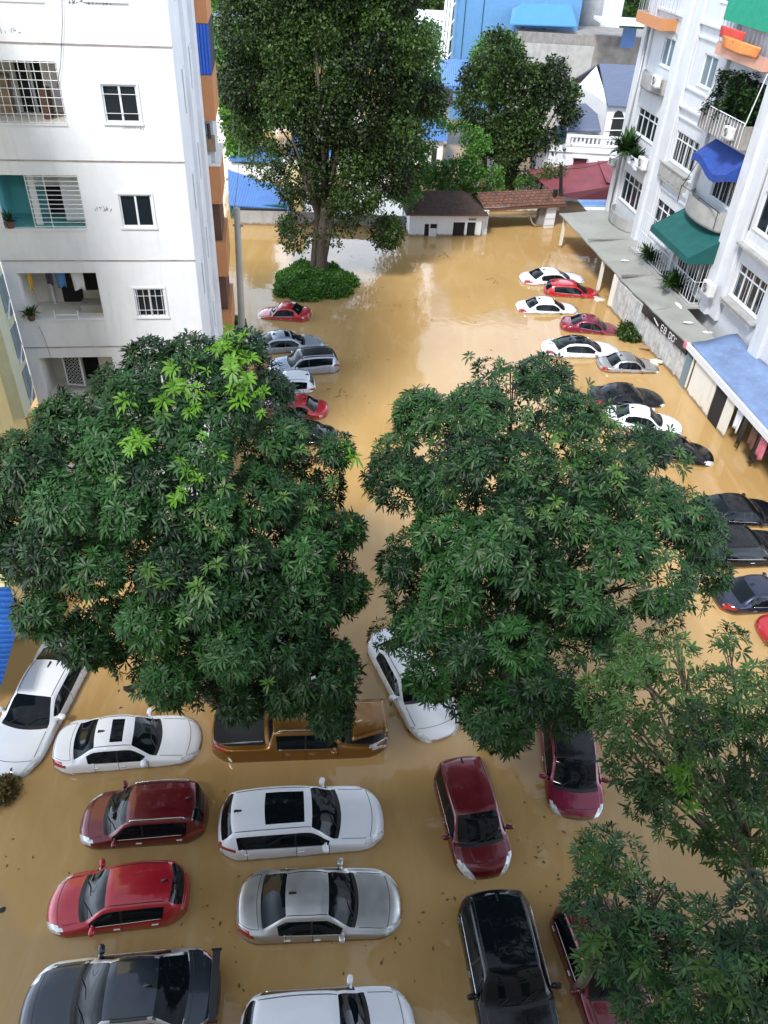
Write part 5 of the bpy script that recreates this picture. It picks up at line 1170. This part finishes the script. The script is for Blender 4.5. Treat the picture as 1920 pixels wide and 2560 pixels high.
P2 = [(1150, 945), (1185, 905), (1230, 890), (1330, 885), (1390, 900), (1425, 955), (1460, 1000), (1560, 1030), (1650, 1095), (1705, 1170), (1750, 1240), (1800, 1320), (1822, 1400), (1790, 1480), (1740, 1540), (1700, 1590), (1620, 1600), (1540, 1640), (1480, 1690), (1500, 1790), (1440, 1845), (1330, 1850), (1270, 1895), (1200, 1870), (1160, 1800), (1100, 1790), (1050, 1730), (985, 1660), (930, 1590), (925, 1480), (960, 1420), (925, 1350), (960, 1290), (930, 1210), (895, 1150), (940, 1100), (1000, 1065), (985, 1020), (1060, 965)]
big_tree('whorled_leaf_tree', 'big broad dark green tree with whorled leaves, standing right of the middle among the cars', P2, 20.8, 4.2, 110, 2, 350, 9, .22, .051, 'leafD', (4.0, 16.4, -1.2), (4.1, 16.1, 5.0), .30, fill=True,
         holes=((1550, 1480, 48, .9), (1610, 1570, 45, .85), (1470, 1420, 30, .7), (1240, 1180, 28, .6), (1640, 1420, 60, .8), (1440, 1650, 60, .75), (1500, 1700, 60, .8), (1000, 1250, 40, .5), (1380, 1540, 40, .5), (1260, 1430, 40, .4)),
         young=(('leafB', ((1350, 1100, 380, 90), (1550, 1250, 200, 40))), ('leafL', ((1360, 1260, 50, 6), (1500, 1120, 120, 10)))))
P3 = [(1500, 1640), (1560, 1590), (1640, 1585), (1720, 1560), (1830, 1575), (1960, 1560), (2040, 1700), (2040, 1900), (1990, 2060), (1940, 2180), (1830, 2200), (1760, 2150), (1700, 2110), (1620, 2060), (1560, 2000), (1530, 1930), (1490, 1880), (1450, 1800), (1470, 1710)]
big_tree('whorled_leaf_tree', 'sparse tree with bare branches and yellowing leaves at the right edge', P3, 18.5, 2.4, 84, 3, 250, 8, .20, .046, 'leafS', gz(1935, 2380, -1.2), gz(1850, 2080, 6.2), .16, barkm='barkL', nmax=30,
         holes=((1640, 1880, 60, .9), (1860, 2100, 46, .85), (1600, 1760, 35, .8), (1660, 1760, 40, .7), (1800, 1900, 45, .7), (1880, 1870, 40, .6), (1700, 1700, 40, .5), (1560, 1830, 40, .6), (1850, 1640, 40, .6), (1750, 2020, 60, .8), (1880, 1760, 40, .6)), young=(('leafY', ((1720, 1925, 45, 6), (1735, 2010, 18, 2))), ('leafL', ((1700, 1800, 170, 26),))), backf=.3)
P4 = [(1440, 2120), (1500, 2080), (1560, 2095), (1590, 2160), (1660, 2230), (1740, 2230), (1810, 2270), (1880, 2230), (1990, 2240), (2060, 2400), (2060, 2700), (1680, 2700), (1620, 2600), (1580, 2530), (1520, 2470), (1490, 2400), (1445, 2340), (1420, 2270), (1410, 2200)]
big_tree('whorled_leaf_tree', 'low dark tree with star shaped leaves over the maroon car, bottom right corner', P4, 14.5, 1.6, 108, 4, 330, 9, .175, .036, 'leafD', (5.6, 8.2, -1.2), (5.4, 7.9, 4.0), .14, barkm='barkL', nmax=22,
         holes=((1500, 2200, 40, .6), (1700, 2260, 40, .5), (1600, 2130, 50, .5), (1430, 2330, 30, .5), (1510, 2480, 34, .9)), young=(('leafL', ((1500, 2400, 60, 8), (1700, 2400, 150, 14), (1850, 2450, 80, 10), (1520, 2200, 80, 8))),), backf=.4)
# pink blossom sprig lying among the leaves
# tall tree in the middle distance
PT = [(600, -260), (570, -60), (555, 120), (570, 240), (600, 330), (575, 400), (640, 440), (690, 500), (735, 540), (700, 580), (720, 620), (775, 650), (860, 625), (930, 610), (950, 660), (985, 640), (990, 590), (1000, 540), (1015, 470), (1060, 420), (1085, 330), (1100, 240), (1110, 150), (1070, 60), (1050, -120), (900, -380), (700, -380)]
fine_tree('tall_tree', 'very tall dense dark green tree rising from a round hedge in the flood', 'tree', PT, 58.5, 4.6, 88, 5, 240, 8, .22, .115, 'leafT', (-5.6, 53, -1.3), (-5.0, 53, 5.5), .42, spread=.16, nmax=40,
          holes=((640, 400, 40, .8), (720, 420, 50, .7), (850, 430, 50, .6), (660, 470, 40, .7), (780, 500, 50, .6), (900, 480, 30, .5), (770, 560, 40, .75), (700, 610, 40, .6), (860, 580, 60, .75), (930, 560, 40, .6), (640, 300, 30, .5), (800, 350, 40, .3), (600, 60, 40, .6), (800, 640, 42, .8), (760, 610, 30, .7), (850, 610, 30, .6), (790, 560, 34, .75), (900, 260, 36, .5), (980, 200, 30, .6), (1010, 380, 40, .6), (620, 200, 30, .5), (950, 440, 40, .6), (760, 300, 34, .5), (870, 120, 30, .45), (1000, 60, 34, .55)))
rng_ = random.Random(3); mb = MB()
for dx in (-.3, .35, .15): mb.tube([(-5.6+dx*1.5, 53+dx*.3, -1.2), (-5.5+dx*1.1, 53, 1.6), (-5.1+dx*1.6, 53, 4.5), (-5+dx*4, 53, 8)], .26, 8, .14)
st_ = mb.build('stem', M['bark'], bpy.data.objects['tall_tree'], smooth=True)
M['dryleaf'] = leafmat('dry_leaf', (.13, .10, .035), .4)
def hedge(name, label, cat, c, rx, ry, h_, seed, n, mat, ln=.22, k=5):
    rng = np.random.default_rng(seed); u = rng.uniform(0, 6.283, n); q = np.sqrt(rng.uniform(0, 1, n)); edge_ = 1+.09*np.sin(u*3+seed)+.07*np.sin(u*7)+.05*np.sin(u*13+1)+rng.normal(0, .03, n); x = c[0]+rx*q*edge_*np.cos(u); y = c[1]+ry*q*edge_*np.sin(u); z = h_*np.sqrt(np.clip(1-q**3, 0, 1))*(.75+.25*np.sin(x*2.2+seed)*np.cos(y*1.9))*rng.uniform(.55, 1, n)+.02
    C = np.stack([x, y, z], 1); N_ = unit(np.stack([np.cos(u)*q*.8, np.sin(u)*q*.8, np.ones(n)], 1)); V, F3, F4, ti = smallleaves(rng, C, N_, k, ln, ln*.55, rng.uniform(.2, .8, n), .09)
    t = thing(name, label, cat, (0, 0, 0)); mesh_np('foliage', V, F3, F4, M[mat], t, ti, smooth=False)
    mb = MB()
    for i in range(7): a = i*.9; mb.tube([(c[0]+rx*.6*math.cos(a), c[1]+ry*.6*math.sin(a), -1.2), (c[0]+rx*.6*math.cos(a), c[1]+ry*.6*math.sin(a), h_*.5)], .04, 5)
    mb.build('stem', M['bark'], t); return t
hedge('round_hedge', 'round clipped green hedge standing in the flood at the foot of the tall tree', 'hedge', (-5.75, 52.2), 2.6, 2.9, .95, 2, 8500, 'leafG')
hedge('shrub', 'small dark shrub half under water between the maroon and silver cars', 'shrub', tuple(gz(1578, 832, .2))[:2], .75, 1.0, .55, 3, 900, 'leafT')
hedge('shrub', 'small shrub at the foot of the concrete pole', 'shrub', tuple(gz(594, 815, .2))[:2], .35, .5, 1.0, 4, 500, 'leafL')
hedge('shrub', 'tan brown shrub top at the left edge between the white and dark red cars', 'shrub', tuple(gz(8, 1975, .1))[:2], .32, .36, .32, 5, 420, 'dryleaf', .14)
# trees behind
fine_tree('round_tree', 'round dense tree with a leaning crown right of the middle, behind the gate', 'tree', [(1125, 300), (1150, 230), (1165, 170), (1200, 110), (1240, 85), (1280, 100), (1310, 150), (1380, 150), (1425, 190), (1446, 250), (1430, 310), (1405, 350), (1370, 400), (1385, 440), (1310, 440), (1290, 470), (1240, 450), (1220, 400), (1170, 350)], 79.5, 4.0, 46, 6, 120, 6, .32, .17, 'leafT', (10.0, 76, -1.2), (10.2, 76, 3.0), .3, spread=.22, nmax=18, holes=((1340, 400, 26, .6), (1380, 380, 22, .5)))
fine_tree('yellow_green_tree', 'lighter yellow green tree top behind the round tree', 'tree', [(1175, 190), (1195, 110), (1235, 84), (1285, 100), (1300, 160), (1290, 230), (1210, 250)], 84, 2.5, 40, 7, 120, 6, .32, .17, 'leafG', spread=.22, nmax=6)
fine_tree('bush', 'bright green creeper covered bush above the guardhouse roof', 'bush', [(1105, 330), (1125, 298), (1165, 310), (1215, 335), (1224, 375), (1195, 400), (1250, 420), (1256, 470), (1210, 482), (1130, 484), (1060, 470), (1040, 430), (1080, 400), (1150, 395), (1160, 360)], 73.5, 1.6, 26, 8, 150, 6, .22, .14, 'leafG', spread=.16, nmax=6, rmul=.7)
fine_tree('leafy_tree', 'lighter small leaved tree to the right of the tall tree', 'tree', [(985, 110), (1080, 60), (1105, 110), (1100, 190), (1075, 240), (1105, 300), (1090, 370), (1060, 440), (1040, 500), (985, 540), (960, 400)], 68, 2.4, 52, 9, 130, 6, .28, .15, 'leafG', spread=.2, nmax=10, holes=((1060, 330, 30, .7),))
fine_tree('leafy_tree', 'pale broad leaved tree behind the orange balconies, left of the tall tree', 'tree', [(545, 120), (600, 60), (660, 90), (690, 220), (670, 330), (620, 380), (560, 400), (550, 300)], 84, 3.0, 52, 10, 100, 6, .40, .25, 'leafG', spread=.25, nmax=10)
fine_tree('leafy_tree', 'bright green tree at the top left behind the tall tree', 'tree', [(640, -60), (760, -60), (780, 60), (700, 110), (620, 60)], 120, 4, 60, 11, 60, 6, .5, .3, 'leafL', spread=.3, nmax=6)
fine_tree('leafy_tree', 'bright green tree at the top beside the right block', 'tree', [(1500, -60), (1640, -60), (1660, 60), (1640, 75), (1570, 50), (1520, 30)], 132, 5, 44, 12, 60, 6, .5, .3, 'leafL', spread=.3, nmax=6)
fine_tree('leafy_tree', 'dark tree at the top between the tall tree and the blue building', 'tree', [(1010, -80), (1110, -80), (1112, 40), (1060, 60), (1010, 40)], 128, 4, 46, 13, 60, 6, .5, .3, 'leafT', spread=.3, nmax=6)
fine_tree('vine_bush', 'yellow green creeper behind the maroon canopy and the gate roof', 'bush', [(1290, 440), (1340, 430), (1375, 405), (1420, 420), (1395, 445), (1330, 470), (1290, 480)], 76, .9, 22, 14, 130, 6, .22, .12, 'leafL', spread=.15, nmax=4)
# far wooded rise closing the view
rng = np.random.default_rng(77); n = 26000; x = rng.uniform(-110, 140, n); y = rng.uniform(136, 215, n); z = (y-136)*.05+3.2+2.8*np.sin(x*.23)*np.cos(y*.19)+rng.uniform(-2, 2.2, n)
V, F3, F4, ti = smallleaves(rng, np.stack([x, y, z], 1), np.tile([[0, -.3, 1.0]], (n, 1)), 6, 1.1, .7, np.clip(.5+.3*np.sin(x*.31+y*.17)+rng.normal(0, .1, n), 0, 1), .7)
o = mesh_np('woods', V, F3, F4, M['leafG'], None, ti, smooth=False); o['kind'] = 'stuff'; o['label'] = 'distant woodland closing the view behind the houses'

# leaf litter and scraps drifting on the water, gathered in loose rafts
rng = np.random.default_rng(9); cl = [gz(*p) for p in ((880, 2310), (1000, 2350), (1150, 2230), (900, 1690), (1000, 1760), (1260, 2060), (1420, 1990), (1340, 2180), (60, 2150), (330, 1740), (900, 900), (860, 990), (1100, 640), (1240, 700), (1500, 745), (1620, 840), (1700, 905), (980, 760), (1380, 2130), (560, 2340))]
cs = np.array([[c.x, c.y] for c in cl]); k_ = rng.integers(0, len(cs), 260); P_ = cs[k_]+rng.normal(0, .55, (260, 2))*rng.uniform(.3, 1.6, (260, 1)); P_ = np.concatenate([P_, np.stack([rng.uniform(-10, 14, 120), rng.uniform(8, 58, 120)], 1)])
n = len(P_); a = rng.uniform(0, 6.28, n); l = rng.uniform(.02, .07, n)*(1+P_[:, 1]/60); d = np.stack([np.cos(a), np.sin(a)], 1); e = np.stack([-np.sin(a), np.cos(a)], 1); z0 = np.full((n, 1), .006); z1 = np.full((n, 1), .016)
V = np.stack([np.hstack([P_-d*l[:, None], z0]), np.hstack([P_-e*l[:, None]*.4, z1]), np.hstack([P_+e*l[:, None]*.4, z1]), np.hstack([P_+d*l[:, None], z0])], 1).reshape(-1, 3)
o = (np.arange(n)*4)[:, None]; o = mesh_np('leaf_litter', V, np.zeros((0, 3), int), o+np.array([[0, 1, 3, 2]]), M['dryleaf'], None, np.repeat(rng.uniform(0, 1, n), 4), smooth=False); o['kind'] = 'stuff'; o['label'] = 'small leaves and scraps drifting on the brown water'
# overhead cables
def wire(a, b, sag, label):
    a, b = Vector(a), Vector(b); pts = [a.lerp(b, i/12)-Vector((0, 0, sag*4*(i/12)*(1-i/12))) for i in range(13)]; tag(MB().tube(pts, .022, 4).build('cable', M['black'], None), label, 'cable')
wire((-8.2, 38.4, 8.9), (-12.5, 63.4, 6.5), .8, 'black cable from the concrete pole back over the blue shed roof')
wire(gY(1395, 420, 67), gY(1560, 385, 62), .4, 'thin black cable from the rusty flue to the right block')
# ------------------------------------------------------------------ the cars
W_ = paint('paint_white', (.74, .77, .82), 0, .35); SV = paint('paint_silver', (.46, .46, .45), .75, .34); SB = paint('paint_silver_blue', (.40, .46, .54), .6, .33)
RD = paint('paint_red', (.40, .008, .022), .25, .28); DR = paint('paint_dark_red', (.13, .004, .010), .35, .3); MR = paint('paint_maroon', (.22, .008, .04), .35, .3); BRT = paint('paint_bright_red', (.42, .008, .014), .15, .3)
BK = paint('paint_black', (.004, .005, .007), .0, .22); DB = paint('paint_charcoal_blue', (.020, .028, .042), .45, .3); GD = paint('paint_gold', (.22, .095, .012), .6, .33); NV = paint('paint_navy', (.012, .02, .05), .4, .3)
near, farL, farR, midR = 'cars in the near part of the flooded yard', 'cars in the far left row', 'cars in the far right row', 'black cars in the near right row'
def C(*a, **k): return make_car(*a, **k)
C('sedan', W_, 'white sedan lying diagonally at the left edge beside the blue corrugated roof', near, (-8, 1922), (188, 1570), -.52, name='sedan')
C('sedan', W_, 'white sedan with a small dark sunroof, nose under the left tree', near, (503, 1822), (126, 1853), -.55, sunroof=(-.05, -.45), name='sedan')
C('mpv', DR, 'dark red compact people carrier with bright roof rails, above the red hatchback', near, (190, 2032), (517, 2012), -.62, rails=True, name='people_carrier')
C('hatch', RD, 'bright red hatchback facing left, above the charcoal car with the wing', near, (104, 2246), (470, 2208), -.60, name='hatchback')
C('suv', W_, 'white crossover with a large dark glass sunroof in the middle of the near cars', near, (962, 2020), (540, 2052), -.58, sunroof=(.1, -1.0), name='crossover')
C('sedan', SV, 'silver grey sedan just below the white crossover', near, (1009, 2232), (586, 2250), -.58, W=.92, name='sedan')
C('sedan', DB, 'charcoal blue car with silver sides and a tall rear wing, bottom left corner', near, (36, 2508), (548, 2464), -.50, W=1.02, spoiler=True, sidem=SV, name='sedan')
C('suv', W_, 'white car cut by the bottom edge, right of the winged car', near, (1046, 2560), (590, 2596), -.55, W=.98, name='crossover')
C('mpv', DR, 'dark red car pointing down, right of the white crossover', near, (1228, 2172), (1142, 1888), -.62, rails=False, W=.86, name='hatchback')
C('mpv', MR, 'maroon car with a dark reflecting windshield, nose out under the right tree', near, (1455, 2028), (1412, 1745), -.70, ry=R_(3), roofm=BK, name='hatchback')
C('suv', BK, 'long glossy black car seen from its rounded tail, at the bottom edge', near, (1330, 2655), (1225, 2212), -.58, W=.98, roofglass=True, name='estate_car')
C('suv', DR, 'dark red car under the low tree in the bottom right corner', near, (1590, 2600), (1445, 2235), -.6, name='hatchback')
C('sedan', W_, 'white sedan pointing down between the gold pickup and the right tree', near, (1112, 1822), (962, 1560), -.50, name='sedan')
C('sedan', W_, 'white sedan almost hidden under the left tree, behind the gold pickup', near, (800, 1700), (560, 1560), -.6, name='sedan')
# pickup with a lifted bonnet
pk = C('pickup', GD, 'gold brown pickup with a black bed cover and its bonnet lifted, under the left tree', near, (972, 1800), (527, 1815), -.62, cover=True, bay=True, W=.98, rails=True, name='pickup_truck', extras=True)
mb = MB(); Mx = Matrix.Translation((1.50, 0, 1.27)) @ Matrix.Rotation(R_(-13), 4, 'Y')
n_ = 8; vs = []
for i in range(n_+1):
    for j in range(9):
        u, v = i/n_, j/8*2-1; wv_ = .80-.16*u; vs.append(Mx @ Vector((1.08*u, v*wv_, .06*(1-v*v)+.02*math.sin(u*3.14))))
mb.add(vs, [(i*9+j, (i+1)*9+j, (i+1)*9+j+1, i*9+j+1) for i in range(n_) for j in range(8)]); o = mb.build('bonnet', GD, pk, smooth=True); s_ = o.modifiers.new('thickness', 'SOLIDIFY'); s_.thickness = .035
mb = MB(); mb.blob((2.0, .2, 1.08), .3, .25, .1); mb.blob((1.9, -.4, 1.08), .2, .15, .1); mb.tube([(1.7, -.6, 1.1), (2.0, -.2, 1.2), (2.3, .3, 1.1)], .04, 6); mb.build('engine', M['steel'], pk, smooth=True)
mb = MB(); mb.tube([(-1.08, -.70, 1.29), (-2.55, -.72, 1.27)], .022, 6); mb.tube([(-1.08, .70, 1.29), (-2.55, .72, 1.27)], .022, 6); mb.build('bed_rail', M['chrome'], pk)
# far left row
C('sedan', BRT, 'red sedan nearest the round hedge, nose sunk to the left', farL, (640, 760), (778, 772), -0.68, ry=R_(2.5), name='sedan')
C('sedan', SB, 'silver blue sedan with a sunroof, second from the top of the left row', farL, (812, 836), (620, 850), -0.58, sunroof=(.15, -.15), name='sedan')
C('suv', SB, 'dark roofed silver crossover in the left row, tail out from the leaves', farL, (670, 902), (849, 890), -0.61, roofm=DB, rails=True, name='crossover')
C('hatch', W_, 'pale hatchback below the silver crossover, half behind the left tree', farL, (640, 945), (790, 943), -0.71, name='hatchback')
C('sedan', BRT, 'red sedan at the left tree edge, fifth of the left row', farL, (640, 992), (822, 1006), -0.74, name='sedan')
C('sedan', BK, 'black car whose tail just shows behind the left tree', farL, (665, 1062), (842, 1072), -0.71, name='estate_car')
# far right row
C('sedan', W_, 'white sedan farthest of the right row, above the first red car', farR, (1466, 676), (1303, 682), -0.68, name='sedan')
C('hatch', BRT, 'bright red hatchback between the two farthest white sedans', farR, (1505, 716), (1361, 708), -0.71, rx=0, name='hatchback')
C('sedan', W_, 'white sedan third in the right row, its boot under water', farR, (1457, 752), (1292, 750), -0.74, name='sedan')
C('sedan', MR, 'shiny maroon sedan with its nose down by the floating timber', farR, (1560, 806), (1402, 794), -0.66, ry=R_(3), name='sedan')
C('sedan', W_, 'white sedan with a glass roof between the maroon and the silver car', farR, (1556, 858), (1357, 855), -0.60, roofglass=True, name='sedan')
C('sedan', SV, 'silver car with its tail open against the pale rubble', farR, (1655, 895), (1498, 893), -0.70, name='sedan')
C('sedan', BK, 'black sedan alone between the silver car and the right tree', farR, (1668, 975), (1478, 975), -0.66, W=.95, name='sedan')
C('sedan', W_, 'white sedan with only its bonnet out of the right tree', farR, (1716, 1050), (1510, 1020), -0.58, name='sedan')
C('hatch', BK, 'black hatchback end poking out of the right tree below the white sedan', farR, (1795, 1125), (1590, 1095), -0.58, name='hatchback')
C('sedan', BK, 'black sedan with a blue reflecting rear window, uppermost at the right edge', midR, (1975, 1262), (1738, 1258), -.66, W=.95, name='sedan')
C('suv', BK, 'large black car with a bright window line, middle of three at the right edge', midR, (1990, 1350), (1730, 1360), -.60, W=1.0, name='estate_car')
C('sedan', NV, 'dark navy car with a pale blue rear window, lowest of three at the right edge', midR, (2035, 1462), (1795, 1475), -.62, name='sedan')
C('sedan', BRT, 'red car tip at the right edge above the sparse tree', midR, (2150, 1560), (1908, 1561), -.70, name='sedan')
# blue corrugated roof at the left edge
t = thing('corrugated_roof', 'blue corrugated roof corner at the left edge by the white sedan', 'roof', (0, 0, 0))
q = [gz(-130, 1440, 2.6), gz(6, 1440, 2.6), gz(54, 1530, 2.45), gz(0, 1715, 2.2), gz(-140, 1790, 2.2)]
mb = MB(); a0, a1 = gz(28, 1452, 2.6), gz(4, 1712, 2.2); side_ = Vector((-1, -.1, .02)).normalized(); n = 60; vs = []
a0 = gz(20, 1450, 2.6); am = gz(50, 1545, 2.45)
for i in range(n+1):
    u = i/n; e_ = (a0.lerp(am, u*3) if u < 1/3 else am.lerp(a1, (u-1/3)*1.5)); z = .035*math.sin(i*math.pi/1.5)
    for j in range(2): vs.append(e_+side_*(3.5*j)+Vector((0, 0, z)))
mb.add(vs, [(2*i, 2*i+1, 2*i+3, 2*i+2) for i in range(n)]); o = mb.build('sheet', pm('blue_roof_paint', (.025, .14, .52), .4, var=.2), t, smooth=True); s_ = o.modifiers.new('thickness', 'SOLIDIFY'); s_.thickness = .01
mb = MB()
for u in (.15, .85): p = a0.lerp(a1, u)+side_*1.2; mb.tube([(p.x, p.y, -1.3), (p.x, p.y, p.z-.05)], .06, 6)
mb.build('post', M['steel'], t)
